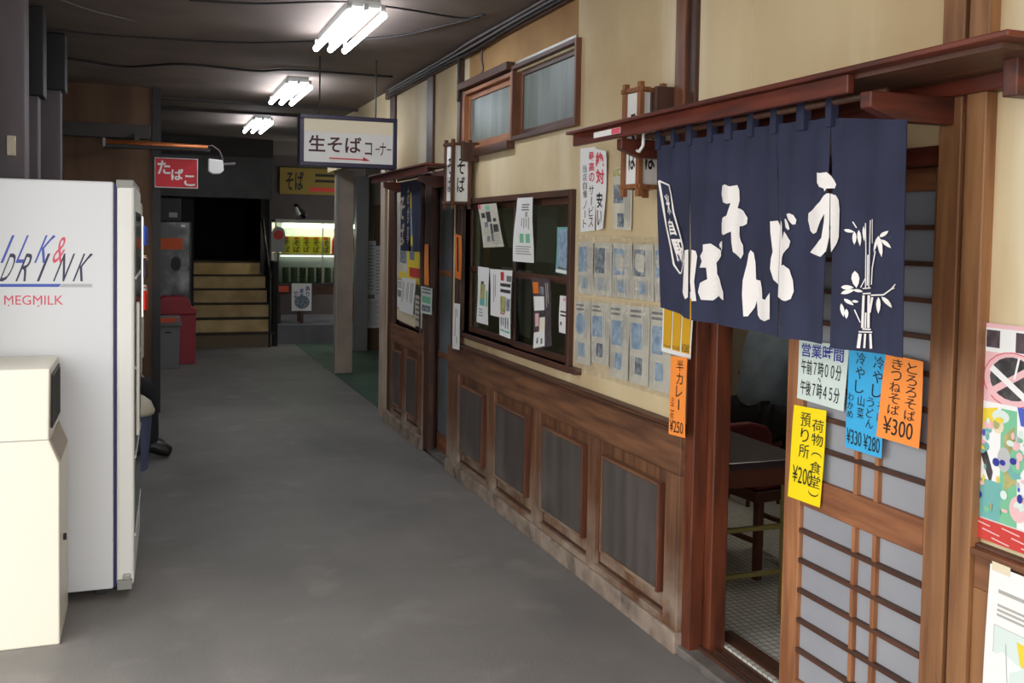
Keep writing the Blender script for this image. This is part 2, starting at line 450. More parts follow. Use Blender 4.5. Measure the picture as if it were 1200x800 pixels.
# sooty brown plaster under the ceiling
B('soot_panel', W-.004, W+.01, 4.42, 6.13, 2.60, 2.78, 'plaster_brown', wr)
WP('cornice', .2, 8.42, 2.78, CH, 'wood_dark_h', .035)
# posts
WP('post', 3.345, 3.42, 1.84, 2.78, 'wood_post', .03); WP('post', 3.285, 3.345, 1.84, 2.78, 'wood_dark', .018)
WP('post', 6.25, 6.31, .9, 2.78, 'wood_dark', .03); WP('post', 6.185, 6.245, .9, 2.6, 'wood_post', .02)
WP('post', 6.95, 7.11, 0, 2.78, 'wood_dark', .02); WP('post', 8.13, 8.30, 0, 2.78, 'wood_dark', .02)
WP('seam', 2.935, 2.945, 2.06, 2.78, 'plaster', .004); WP('seam', 6.44, 6.452, 2.2, 2.78, 'plaster', .004)
# wainscot: top rail, cap, plinth, stiles; each bay is a sunk field with a raised dark panel
bays = [(3.41, 4.055, 3.465, 3.975), (4.14, 4.74, 4.205, 4.70), (4.85, 5.47, 4.955, 5.435), (5.61, 6.19, 5.69, 6.145)]
def bay(ya, yb, pa, pb, za=.115, zb=.70, qa=.205, qb=.622):
    B('field', W-.004, W+.02, ya, yb, za, zb, 'wainscot_v', wr)
    pn = B('raised_panel', W-.036, W-.004, pa, pb, qa, qb, 'raised_panel', wr, .006)
    t = .014
    B('panel_edge', W-.039, W-.004, pa-t, pa, qa-t, qb+t, 'wainscot_edge', pn, .003)
    B('panel_edge', W-.039, W-.004, pb, pb+t, qa-t, qb+t, 'wainscot_v', pn, .003)
    B('panel_edge', W-.039, W-.004, pa, pb, qb, qb+t, 'wainscot_h', pn, .003)
    B('panel_edge', W-.039, W-.004, pa, pb, qa-t, qa, 'wainscot_h', pn, .003)
    t = .012
    for (a, b, c, d) in ((ya, ya+t, za, zb), (yb-t, yb, za, zb)): B('groove_moulding', W-.010, W+.0, a, b, c, d, 'wainscot_edge', wr, .003)
    for (a, b, c, d) in ((ya, yb, za, za+t), (ya, yb, zb-t, zb)): B('groove_moulding', W-.010, W+.0, a, b, c, d, 'wood_dark_h', wr, .003)
for b_ in bays: bay(*b_)
P_ = .032
WP('top_rail', 3.30, 6.44, .70, .865, 'wainscot_h', P_)
WP('cap_moulding', 3.30, 6.30, .865, .878, 'wood_dark_h', P_+.012); WP('cap_moulding', 3.30, 6.30, .878, .888, 'wainscot_h', P_+.004); WP('cap_moulding', 3.30, 6.30, .888, .90, 'wood_dark_h', P_+.016)
ss = [3.30, 3.41, 4.055, 4.14, 4.74, 4.85, 5.47, 5.61, 6.19, 6.44]
for i in range(0, 10, 2): WP('stile', ss[i], ss[i+1], .0, .70, 'wainscot_v', P_)
for i in range(1, 9, 2): WP('bottom_rail', ss[i], ss[i+1], .085, .115, 'wainscot_h', P_)
WP('plinth', 3.295, 6.44, 0, .085, 'plinth', P_+.012, bevel=.006)
# left section beyond the far door
bay(7.22, 7.62, 7.285, 7.57, .13, .72, .21, .64); bay(7.72, 8.08, 7.785, 8.02, .13, .72, .21, .64)
WP('top_rail', 7.11, 8.14, .72, .87, 'wainscot_h', P_)
for a, b in ((7.10, 7.22), (7.62, 7.72), (8.08, 8.14)): WP('stile', a, b, 0, .72, 'wainscot_v', P_)
for a, b in ((7.22, 7.62), (7.72, 8.08)): WP('bottom_rail', a, b, .1, .13, 'wainscot_h', P_)
WP('plinth', 7.09, 8.30, 0, .10, 'plinth', P_+.016, bevel=.006)
# sill strip below the window
WP('sill', 4.30, 6.24, .955, .985, 'wood_dark_h', .035); 
# header wall over the green recess and its far pillar
hd = struct(MB().box(W, W+.1, 8.42, 11.5, 2.32, CH).build('wall_header', 'plaster'), 'plaster header over the opening to the side recess')
struct(B('trim_1', W-.02, W+.12, 8.46, 8.62, 0, 2.32, 'frame_beige', None, .006), 'beige painted corner post at the end of the shop front')
struct(B('trim_2', 2.045, 2.235, 11.25, 11.45, 0, 2.33, 'frame_beige', None, .006), 'beige painted pillar at the far side of the green floor')
B('edge_strip', 2.03, 2.05, 11.24, 11.30, 0, 2.33, 'aluminium', bpy.data.objects['trim_2'])
struct(B('trim_3', 2.68, 2.85, 13.3, 13.45, 0, 2.4, 'frame_grey', None, .006), 'grey door post deep in the side recess')
# recess walls
wf = struct(B('wall_recess', 2.85, 5.2, 13.45, 13.55, 0, CH, 'shop_wall'), 'end wall of the side recess hung with papers')
B('dado', 2.86, 5.2, 13.42, 13.45, 0, .62, 'brown_panel', wf); B('door_panel', 2.95, 3.6, 13.42, 13.45, 1.05, 2.02, 'brown_panel', wf)
struct(B('wall_recess_side', 5.1, 5.2, 8.44, 13.5, 0, CH, 'shop_wall'), 'side wall of the recess')
# shop interior shell
si = struct(MB().box(5.1, 5.2, 1.2, 8.44, 0, CH).build('wall_shop', 'shop_wall'), 'back wall inside the noodle shop')
struct(B('wall_shop_near', W+.1, 5.1, 1.1, 1.2, 0, CH, 'shop_wall'), 'near end wall of the noodle shop')
struct(B('wall_shop_far', W+.1, 5.1, 8.42, 8.46, 0, CH, 'shop_wall'), 'far end wall of the noodle shop')
# far end of the passage
struct(B('wall_left', -.95, -.85, 4.1, 13.8, 0, CH, 'black_wall'), 'dark left wall behind the machines')
wb = struct(B('wall_back', -.95, .58, 13.7, 13.8, 0, CH, 'black_wall'), 'dark wall at the far end of the passage')
struct(B('wall_stair_side', .5, .59, 13.8, 18.4, 0, CH, 'black_wall'), 'dark wall left of the stairs')
struct(B('wall_stair_back', .5, 1.74, 18.3, 18.4, 0, CH, 'black_wall'), 'dark wall behind the stair landing')
struct(B('wall_stair_curb', 1.68, 1.74, 14.15, 18.3, 0, 1.2, 'black_wall'), 'dark low wall right of the stairs')
hood = B('hood', -.2, 1.6, 13.6, 13.7, 2.06, 2.62, 'dark_metal', wb, .006, label='dark steel shutter box over the stairs')
B('hood_top', -.2, 1.6, 13.62, 13.7, 2.62, CH, 'beam_grey', wb)
struct(B('trim_4', 1.60, 1.66, 15.1, 15.2, 1.0, CH, 'black'), 'black post at the head of the stairs')
wk = struct(B('wall_kiosk', 1.72, 5.2, 16.3, 16.4, 0, CH, 'beam_grey'), 'dim beige wall behind the kiosk')  # dark grey stands for the dim light on this beige wall
struct(B('wall_kiosk_side', 1.66, 1.74, 15.2, 18.4, 1.2, CH, 'black_wall'), 'dark side wall between stairs and kiosk')
pf = struct(B('floor_platform', 1.72, 4.2, 14.42, 16.3, 0, .27, 'kerb_grey'), 'raised grey kerb under the kiosk')
br = struct(B('wall_partition', -.85, .045, 9.2, 9.3, 0, CH, 'brown_panel'), 'brown board partition behind the machines')
struct(B('trim_5', .045, .115, 9.18, 9.32, 0, CH, 'black'), 'black upright at the edge of the brown partition')

# ---- door_1 : threshold, jambs, lintel, the sliding lattice door
d1 = sroot('door_1', 'open wooden doorway of the noodle shop with a sliding lattice door', (W+.06, 2.6, 0), None)
B('threshold', W-.03, W+.16, 2.02, 3.30, 0, .035, 'stone', d1, .006)
for i in range(3): B('track_rail', W+.03+i*.04, W+.045+i*.04, 2.02, 3.30, .035, .05, 'wood_dark_h', d1)
B('threshold_board', W+.14, W+.22, 2.02, 3.30, .0, .065, 'wood_dark_h', d1)
B('jamb', W-.01, W+.05, 3.24, 3.30, .03, 1.86, 'wood_jamb', d1, .004); B('jamb', W+.05, W+.12, 3.19, 3.30, .03, 1.86, 'wood_jamb', d1, .004)
B('jamb', W+.0, W+.12, 2.02, 2.055, .03, 1.86, 'wood_jamb', d1, .004)
B('lintel', W-.01, W+.12, 2.02, 3.30, 1.83, 1.88, 'wood_red', d1, .004)
B('transom_beam', W-.025, W+.02, 1.9, 3.44, 1.955, 2.01, 'wood_red', d1, .004)
DX = 2.015
dl = B('door_leaf', DX, DX+.032, 2.66, 2.745, .06, 1.83, 'wood_door', d1, .004)
B('stile', DX, DX+.032, 2.055, 2.115, .06, 1.83, 'wood_door', d1, .004)
B('rail', DX, DX+.032, 2.115, 2.66, 1.765, 1.83, 'wood_door_h', d1, .004)
B('rail', DX, DX+.032, 2.115, 2.66, .755, .855, 'wood_door_h', d1, .004)
B('rail', DX, DX+.032, 2.115, 2.66, .06, .17, 'wood_door_h', d1, .004)
for za, zb in ((.855, 1.765), (.17, .755)):
    for y in (2.30, 2.39): B('muntin', DX+.002, DX+.02, y, y+.016, za, zb, 'wood_door', d1)
    n = int((zb-za)/.102)
    for i in range(1, n+1):
        z = za+(zb-za)*i/(n+1) if za > .5 else za+.1*i
        B('muntin', DX, DX+.016, 2.115, 2.66, z-.007, z+.007, 'wood_dark_h', d1)
    zs_ = [za]+[za+(zb-za)*i/(n+1) if za > .5 else za+.1*i for i in range(1, n+1)]+[zb]
    for q in range(len(zs_)-1):
        for ya, yb in ((2.115, 2.30), (2.316, 2.39), (2.406, 2.66)): B('pane', DX+.017, DX+.023, ya-.006, yb+.006, zs_[q]-.002, zs_[q+1]+.002, 'frosted', d1)
# post right of the doorway and the panelled wall nearest the camera
WP('post', 1.955, 2.03, 0, 2.78, 'wood_near', .03); WP('post', 1.935, 1.955, 0, 2.78, 'wood_dark', .018); WP('post', 1.872, 1.935, 0, 2.78, 'wood_near', .036)
WP('rail', .2, 1.872, .76, .845, 'wood_near_h', .022); WP('moulding', .2, 1.872, .845, .862, 'wood_near_h', .036); WP('moulding', .2, 1.872, .862, .872, 'wood_dark_h', .02)
WP('stile', 1.80, 1.872, 0, .76, 'wood_near', .022); WP('rail', .2, 1.80, 0, .12, 'wood_near_h', .022)
WP('panel_frame', 1.772, 1.80, .12, .76, 'wood_near', .012); WP('panel_frame', .2, 1.772, .735, .76, 'wood_near_h', .012)
WP('panel', .2, 1.772, .12, .735, 'wood_near', .004)
WP('panel_moulding', 1.735, 1.75, .12, .66, 'wood_near', .02)

# ---- window_1 : two sashes over the wainscot
def window(name, label, op, sashes, bars, fm, fmh, pane, proud=.03, fr=.035, mid=None):
    y0, y1, z0, z1 = op
    r = sroot(name, label, (W, (y0+y1)/2, z0))
    B('frame', W-proud, W+.06, y0-fr, y0, z0-fr, z1+fr, fm, r, .004); B('frame', W-proud, W+.06, y1, y1+fr, z0-fr, z1+fr, fm, r, .004)
    B('frame', W-proud, W+.06, y0, y1, z1, z1+fr, fmh, r, .004); B('frame', W-proud, W+.06, y0, y1, z0-fr, z0, fmh, r, .004)
    for i, (a, b, dx) in enumerate(sashes):
        x = W+dx; t = .036
        s = B('sash', x, x+.025, a, a+t, z0, z1, fm, r, .003)
        B('sash_stile', x, x+.025, b-t, b, z0, z1, fm, s, .003)
        B('sash_rail', x, x+.025, a+t, b-t, z0, z0+t, fmh, s, .003); B('sash_rail', x, x+.025, a+t, b-t, z1-t, z1, fmh, s, .003)
        for zb in bars: B('sash_bar', x, x+.025, a+t, b-t, zb-.018, zb+.018, fmh, s, .003)
        zz = [z0+t]+list(bars)+[z1-t]
        for k in range(len(zz)-1): B('pane', x+.01, x+.014, a+t, b-t, zz[k], zz[k+1], pane, s)
    return r
window('window_1', 'wide dark wooden window of two sashes hung with paper notices', WIN, [(4.44, 5.28, .0), (5.21, 6.18, .03)], [1.40], 'wood_dark', 'wood_dark_h', 'window_glass')
window('window_2', 'upper window with grey frosted glass and brown frame, nearer of the two', (4.40, 5.26, 2.185, 2.56), [(4.40, 5.26, .02)], [], 'wood_post', 'wood_dark_h', 'frosted_green', fr=.025)
window('window_3', 'upper window with plain frosted glass in an orange-brown frame, farther of the two', (5.30, 6.16, 2.185, 2.53), [(5.30, 6.16, .0)], [], 'wood_door', 'wood_door_h', 'frosted_green', fr=.025)
WP('head_moulding', 5.28, 6.22, 2.565, 2.61, 'wood_dark_h', .06); WP('sill_moulding', 5.28, 6.2, 2.12, 2.165, 'wood_dark_h', .05)
B('metal_strip', W-.012, W, 4.42, 5.27, 2.585, 2.605, 'aluminium', wr)
window('window_4', 'shop window beside the far doorway filled with posters', LWIN, [(7.22, 8.06, .02)], [], 'wood_dark', 'wood_dark_h', 'window_glass', fr=.03)
# ---- door_2 : far glazed sliding door
d2 = sroot('door_2', 'far sliding door with tall frosted panes', (W+.06, 6.77, 0))
DX2 = 2.03
B('threshold', W-.02, W+.12, 6.44, 7.10, 0, .03, 'stone', d2, .005)
B('jamb', W-.0, W+.1, 7.04, 7.10, 0, 2.0, 'wood_dark', d2); B('lintel', W-.01, W+.1, 6.44, 7.10, 1.96, 2.0, 'wood_dark_h', d2)
B('jamb', W-.0, W+.1, 6.44, 6.48, 0, 2.0, 'wood_dark', d2)
B('stile', DX2, DX2+.03, 6.48, 6.53, .03, 1.96, 'wood_dark', d2); B('stile', DX2, DX2+.03, 6.99, 7.04, .03, 1.96, 'wood_dark', d2)
B('kick_rail', DX2, DX2+.03, 6.53, 6.99, .03, .15, 'wood_door_h', d2)
for z in (.72, 1.32): B('rail', DX2, DX2+.03, 6.53, 6.99, z, z+.04, 'wood_door_h', d2)
for a, b in ((.15, .72), (.76, 1.32), (1.36, 1.96)): B('pane', DX2+.01, DX2+.016, 6.53, 6.99, a, b, 'frosted_dim', d2)

# ================================================================== THINGS
# ---- ceiling fluorescent fittings
FIT = [(1.085, 5.72, 'nearest and largest'), (1.13, 8.5, 'middle'), (1.15, 11.25, 'farthest and smallest')]
for x, y, wh in FIT:
    t = thing('ceiling_light', f'{wh} of three lit fluorescent ceiling lights with bare tubes', 'light', (x, y, CH), 'fluorescent lights along the ceiling')
    L_ = .56
    B('housing', x-.085, x+.085, y-L_+.05, y+L_-.05, CH-.045, CH, 'frame_grey', t, .006)
    for dx in (-.09, 0, .09):
        for e in (-1, 1): B('tube_socket', x+dx-.012, x+dx+.012, y+e*(L_-.03)-.012, y+e*(L_-.03)+.012, CH-.07, CH-.03, 'frame_grey', t, .003)
        MB().tube([(x+dx, y-L_+.012, CH-.085), (x+dx, y+L_-.012, CH-.085)], .019, 10).build('tube', 'tube_lit', t, smooth=True)

# ---- cables across the ceiling and along the wall head
def cable(label, pts, r, m='cable', cat='cable', group=None):
    # soft interpolation
    P = [Vector(p) for p in pts]; out = []
    for i in range(len(P)-1):
        p0, p1, p2, p3 = P[max(i-1, 0)], P[i], P[i+1], P[min(i+2, len(P)-1)]
        for k in range(6):
            t = k/6; out.append(.5*((2*p1)+(p2-p0)*t+(2*p0-5*p1+4*p2-p3)*t*t+(3*p1-p0-3*p2+p3)*t**3))
    out.append(P[-1])
    return tag(MB().tube(out, r, 6).build('cable', m, None, smooth=True), label, cat, group)
zc = CH-.012
cable('thin black cable across the ceiling just this side of the nearest light', [onZ(*p, zc) for p in ((30, 28), (90, 38), (170, 44), (300, 50), (450, 44), (520, 30), (562, 20))], .006)
cable('sagging black cable across the ceiling just past the nearest light', [onZ(x, y, zc) for x, y in ((45, 64), (90, 70), (148, 78), (215, 75), (300, 83), (345, 82), (460, 90))], .009)
cable('black cable at the top of the picture right of the nearest light', [onZ(x, y, zc) for x, y in ((222, 0), (300, 4), (400, 2), (470, 10), (540, 21), (568, 17))], .006)
cable('thin pale cord crossing the ceiling at the upper left', [onZ(x, y, zc) for x, y in ((72, 0), (110, 13), (160, 25))], .004, 'cable_grey')
for k in range(3):
    cable(['lowest', 'middle', 'topmost'][k]+' grey cable clipped along the head of the shop front', [(W-.05, 4.2, 2.79+k*.024), (W-.05, 5.2, 2.792+k*.024), (W-.055-.01*k, 5.9, 2.775+k*.027), (W-.05, 6.6, 2.79+k*.022), (W-.05, 8.2, 2.79+k*.022)], .009, 'cable_grey' if k else 'cable')
cable('black conduit running down the brown post to the upper window', [(W-.04, 6.24, 2.82), (W-.045, 6.24, 2.7), (W-.045, 6.24, 2.5)], .01)
cable('twisted cord hanging on the sooty plaster above the upper window', [(W-.012, 5.86, 2.8), (W-.012, 5.87, 2.72), (W-.012, 5.84, 2.66), (W-.02, 5.86, 2.61)], .006, 'cable_grey')

# ---- canopies with bracket arms
def canopy(label, y0, y1, z, arms, xf=1.66, back=1.79, fs=.03):
    t = thing('canopy', label, 'canopy', (W, (y0+y1)/2, z))
    if fs > .1: B('roof_board', back, W, y0-.02, 3.30, z, z+.014, 'wood_red', t); B('under_board', back, W-.05, y0+.03, 3.30, z-.012, z, 'wood_dark_h', t)
    B('roof_board', xf-.02, back, y0-.02, y1+.03, z, z+.014, 'wood_red', t, .003)
    B('fascia', xf, xf+.022, y0+fs, y1, z-.048, z, 'wood_red', t, .003)
    B('under_board', xf+.022, back, y0+.03, y1, z-.012, z, 'wood_dark_h', t)
    B('ledger', W-.05, W, y0+.06, y1-.42, z-.05, z+.01, 'wood_red', t, .003)
    for y in arms:
        MB().prism([(xf+.015, z-.05), (xf+.015, z-.09), (xf+.10, z-.12), (W, z-.12), (W, z-.05)], 'y', y-.02, y+.02).build('bracket_arm', 'wood_red_x', t, bevel=.003)
    return t
c1 = canopy('long red-brown wooden canopy board above the big navy curtain', 1.56, 3.76, 2.045, [2.0, 3.36], fs=.49)
B('end_block', 1.80, W-.05, 1.66, 1.70, 1.95, 2.04, 'wood_red_x', c1, .003)
stk = B('sticker', 1.657, 1.6595, 3.32, 3.55, 2.012, 2.034, 'white', c1, label='white and red strip sticker on the fascia'); B('sticker_end', 1.6565, 1.657, 3.32, 3.39, 2.013, 2.033, 'logo_red', stk)
canopy('short red-brown wooden canopy board above the far doorway', 6.05, 7.66, 2.06, [6.3, 7.3])
# white hook under the canopy
hk = MB().tube([(1.73, 3.27, 2.03), (1.73, 3.27, 1.965), (1.73, 3.30, 1.945), (1.73, 3.32, 1.95)], .006, 8).build('curtain_hook', 'white', None, smooth=True)
tag(hk, 'white bent hook holding the end of the navy curtain rod', 'hook')

# ---- the big navy noren
XN = 1.75; RODZ = 2.0
nr = thing('noren_curtain', 'big navy split curtain with white brush characters over the doorway', 'curtain', (XN, 2.57, RODZ))
MB().tube([(XN, 2.01, RODZ), (XN, 3.28, RODZ)], .011, 10).build('rod', 'wood_dark_h', nr, smooth=True)
def nfold(Y, Z):
    d = max(0, min(1, (1.97-Z)/.62)); u = (3.2-Y)
    return -.010*d*sin(u*2*pi/.253+.6)*(.4+.6*d) - .007*sin(u*2*pi/.115)*(1-d*.6) - .012*d
def nmap(x, y, off=0.0):
    p = onX(x, y, XN); return Vector((XN+nfold(p.y, p.z)-off, p.y, p.z))
# panel corners in pixels: top edge x0,y0 - x1,y1 ; bottom edge
NP = [((771, 172), (810, 163), (814, 374), (778, 360)), ((810, 163), (857, 154), (867, 384), (816, 375)), ((857, 154), (911, 145), (918, 394), (867, 384)),
      ((911, 145), (974, 138), (966, 403), (921, 395)), ((974, 138), (1063, 140), (1067, 419), (979, 407))]
for q in NP:
    T = [Vector(c) for c in q]; mb = MB(); nx, ny = 12, 16; vs = []
    for j in range(ny+1):
        b = j/ny; 
        for i in range(nx+1):
            a = i/nx
            # sides stay together above the slit, then part
            bb = b if b < .45 else b
            L0 = T[0].lerp(T[3], bb); R0 = T[1].lerp(T[2], bb)
            p = L0.lerp(R0, a); vs.append(nmap(p.x, p.y))
    fs = [(j*(nx+1)+i, j*(nx+1)+i+1, (j+1)*(nx+1)+i+1, (j+1)*(nx+1)+i) for j in range(ny) for i in range(nx)]
    K = len(vs); mb.add(vs+[v+Vector((.002, 0, 0)) for v in vs], fs+[tuple(K+k for k in reversed(f)) for f in fs])
    mb.build('cloth_panel', 'navy_cloth', nr, smooth=True)
for x0, x1 in ((771, 776), (789, 793), (807, 813), (832, 837), (852, 860), (879, 885), (906, 913), (937, 946), (971, 978)):
    def ty(x): return 172+(x-771)*(131-172)/(1063-771)
    a = onX(x0, ty(x0), XN); b = onX(x1, ty(x1), XN)
    B('loop', XN-.014, XN+.014, a.y, b.y, min(a.z, b.z)-.012, RODZ+.012, 'navy_cloth', nr, .003)
# characters traced from the photograph
def sc(pts, ox, oy, k): return [(ox+x/k, oy+y/k) for x, y in pts]
c6 = lambda p: sc(p, 900, 190, 6.15); c5 = lambda p: sc(p, 835, 190, 4.0); c4 = lambda p: sc(p, 765, 150, 3.333); c7 = lambda p: sc(p, 980, 240, 4.444)
GL = [
 [c6([(375,75),(395,80),(440,72),(465,100),(500,160),(490,188),(440,190),(428,212),(423,190),(395,178),(378,150)]),
  c6([(425,240),(440,226),(458,225),(457,540),(440,640),(405,682),(315,650),(375,592),(410,545),(425,430),(428,372),(405,420),(375,505),(345,517),(315,495),(295,420),(297,368),(345,335),(400,285)]),
  c6([(462,225),(500,240),(530,275),(545,340),(548,540),(530,582),(475,648),(467,560),(463,400)])],
 [c5([(288,278),(318,274),(329,300),(329,572),(305,550),(290,500),(293,450),(300,420),(290,330)]),
  c6([(112,425),(118,460),(126,560),(140,498),(165,520),(200,570),(190,612),(140,660),(130,690),(128,745),(150,740),(195,772),(215,850),(220,930),(205,985),(175,1000),(152,995),(110,970),(108,425)]),
  c6([(140,410),(155,408),(180,440),(193,480),(180,490),(155,470)]), c6([(160,375),(185,368),(215,382),(232,415),(228,448),(210,450),(180,415)])],
 [c5([(192,412),(202,425),(208,470),(210,550),(230,555),(240,590),(245,640),(265,645),(280,625),(290,612),(292,735),(262,745),(230,735),(217,715),(213,650),(205,680),(182,722),(168,722),(163,620),(165,555),(180,480),(186,430)])],
 [c5([(50,110),(70,104),(95,114),(122,107),(131,130),(135,180),(126,215),(145,220),(165,230),(183,262),(180,290),(160,300),(141,300),(142,340),(150,365),(165,390),(167,430),(155,453),(135,437),(112,420),(105,375),(103,325),(70,342),(55,335),(52,290),(58,262),(85,250),(100,192),(85,196),(60,188),(45,150)])],
 [c4([(140,478),(158,474),(161,660),(151,668),(135,640),(138,540)]), c4([(168,475),(180,480),(186,500),(178,600),(188,675),(172,675),(166,600)]),
  c4([(210,455),(235,451),(255,468),(276,480),(278,500),(262,515),(252,525),(255,570),(270,590),(296,640),(298,673),(265,655),(240,673),(205,670),(193,640),(200,605),(225,590),(222,545),(197,545),(206,520),(198,500),(210,480)]),
  c4([(263,455),(273,442),(278,462),(271,470)]), c4([(276,445),(283,440),(285,470),(279,482)])]]
def dense(mb, polys, off):
    bm = bmesh.new()
    for pts in polys:
        t = MB(); poly(t, lambda x, y: (x, y, 0), pts)
        vv = [bm.verts.new(v) for v in t.v]
        for f in t.f:
            try: bm.faces.new([vv[i] for i in f])
            except ValueError: pass
    for _ in range(4):
        es = [e for e in bm.edges if e.calc_length() > 7]
        if not es: break
        bmesh.ops.subdivide_edges(bm, edges=es, cuts=1); bmesh.ops.triangulate(bm, faces=bm.faces)
    bm.verts.index_update()
    mb.add([nmap(v.co.x, v.co.y, off) for v in bm.verts], [tuple(v.index for v in f.verts) for f in bm.faces]); bm.free()
for polys in GL:
    mb = MB(); dense(mb, polys, .0045); mb.build('character', 'cloth_white', nr)
nf = lambda x, y: nmap(x, y, .0045)
mb = MB(); cs = lambda p: sc(p, 770, 205, 6.667)
ol = cs([(38, 45), (100, 80), (130, 150), (150, 290), (220, 560), (228, 690), (205, 760), (190, 770), (150, 700), (130, 560), (85, 400), (60, 230), (45, 100), (38, 45)])
stroke(mb, nf, ol, 1.8)
for ch, box in (('米', (72, 150, 110, 310)), ('自', (108, 345, 150, 470)), ('駅', (140, 500, 212, 690))):
    x0, y0, x1, y1 = box; put_text(mb, lambda a, b: nf(*cs([(a+(b-y0)*.25-12, b)])[0]), ch, x0, x1, y0, y1, bold=.03)
mb.build('name_plate_print', 'cloth_white', nr)
mb = MB()
for pts, wd in (([(160,95),(165,250),(165,430)],6), ([(192,80),(188,250),(185,430)],6), ([(205,75),(205,200)],4), ([(178,260),(176,420)],9), ([(222,240),(205,330),(200,415)],6),
                ([(155,470),(150,640)],13), ([(185,470),(182,640)],15), ([(168,560),(165,640)],9), ([(150,435),(196,432)],6), ([(150,462),(196,460)],7), ([(133,660),(203,662)],7),
                ([(140,670),(132,745)],15), ([(165,670),(160,745)],11), ([(193,670),(196,748)],13), ([(115,545),(140,612)],5), ([(150,645),(196,648)],8),
                ([(198,470),(260,468),(300,440),(332,413)],7), ([(300,440),(326,432)],5), ([(205,480),(190,560)],12), ([(105,88),(120,120)],5), ([(140,430),(165,380)],5)):
    stroke(mb, nf, c7(pts), wd/4.444)
for A_, B_, wd in (((70,130),(112,142),18), ((112,138),(112,208),16), ((128,130),(135,215),17), ((150,110),(155,190),15), ((238,160),(252,272),22), ((243,168),(282,135),20), ((250,180),(296,226),20), ((236,165),(213,247),15),
                   ((115,343),(122,432),32), ((62,428),(112,430),24), ((62,462),(116,440),22), ((108,442),(152,452),16), ((75,488),(112,522),18), ((64,512),(75,582),17), ((85,540),(86,592),16), ((105,500),(132,505),14),
                   ((250,478),(312,536),24), ((236,480),(235,566),22)):
    leaf(mb, nf, c7([A_])[0], c7([B_])[0], wd/4.444)
mb.build('bamboo_motif', 'cloth_white', nr)

# ---- the small far noren
XN2 = 1.76
n2 = thing('noren_curtain', 'small dark navy split curtain hanging before the far doorway', 'curtain', (XN2, 6.75, 2.0))
MB().tube([(XN2, 6.3, 2.02), (XN2, 7.2, 2.02)], .01, 8).build('rod', 'wood_dark_h', n2, smooth=True)
for k in range(2):
    y0 = 7.08-k*.30; mb = MB(); vs = []
    for j in range(9):
        for i in range(9):
            y = y0-.29*i/8-.03*(j/8); z = 2.0-.50*j/8; vs.append((XN2+.018*sin(i*1.3+k)*j/8-.01, y, z))
    fs = [(j*9+i, j*9+i+1, (j+1)*9+i+1, (j+1)*9+i) for j in range(8) for i in range(8)]
    K = len(vs); mb.add(vs+[(v[0]+.003, v[1], v[2]) for v in vs], fs+[tuple(K+q for q in reversed(f)) for f in fs])
    mb.build('cloth_panel', 'navy_cloth', n2, smooth=True)
mb = MB()
f2 = lambda a, b: Vector((XN2-.034, 7.08-.59*a, 2.0-.50*b))
put_text(mb, f2, 'そば', .1, .4, .2, .95, vertical=True, bold=.02); put_text(mb, f2, 'お食事', .5, .62, .08, .9, vertical=True)
mb.build('character', 'frame_beige', n2)['kind'] = 'stuff'

# ---- wooden lanterns
def lantern(label, cx, cy, z0, z1, rot, m, txt, wdt=.105, bracket=True):
    t = thing('wall_lantern', label, 'lantern', (cx, cy, z0))
    R = Matrix.Rotation(rot, 4, 'Z'); O = Vector((cx, cy, 0))
    def tr(mb):
        mb.v = [tuple(R @ Vector(v)+O) for v in mb.v]; return mb
    h = wdt/2; p = .011
    for sx in (-1, 1):
        for sy in (-1, 1):
            tr(MB().box(sx*h-p, sx*h+p, sy*h-p, sy*h+p, z0, z1)).build('corner_post', m, t, bevel=.002)
    for z in (z0+.03, z1-.04):
        for s in (-1, 1):
            tr(MB().box(-h-.02, h+.02, s*h-.009, s*h+.009, z, z+.018)).build('rail', m, t, bevel=.002)
            tr(MB().box(s*h-.009, s*h+.009, -h-.02, h+.02, z+.002, z+.02)).build('rail', m, t, bevel=.002)
    for k in range(4):
        a = k*pi/2; r2 = Matrix.Rotation(a, 4, 'Z')
        mb = MB().box(-h+.011, h-.011, -h+.002, -h+.006, z0+.045, z1-.04); mb.v = [tuple(r2 @ Vector(v)) for v in mb.v]
        pn = tr(mb).build('paper_pane', 'lantern_paper', t)
        mb = MB(); g = lambda a_, b_: R @ (r2 @ Vector((-h+wdt*a_, -h+.0005, z1-.05-(z1-z0-.1)*b_)))+O
        put_text(mb, g, txt, .25, .75, .18, .86, vertical=True, bold=.015); mb.build('lettering', 'ink', pn)
    tr(MB().box(-h-.012, h+.012, -h-.012, h+.012, z1-.035, z1-.028)).build('lid', m, t)
    B('wall_bracket', cx, W, cy-.10, cy-.075, z1-.14, z1-.02, 'wood_dark', t, .003); B('wall_bracket', cx, W, cy-.06, cy-.045, z1-.12, z1-.04, 'wood_dark', t, .003)
    return t
lantern('wooden paper lantern rising behind the left end of the long canopy', 1.862, 3.52, 1.785, 2.235, .12, 'lantern_wood', 'そば')
lantern('brown paper lantern lettered in black beside the far doorway', 1.86, 6.02, 1.785, 2.225, .1, 'lantern_wood_dark', 'そば', .115)

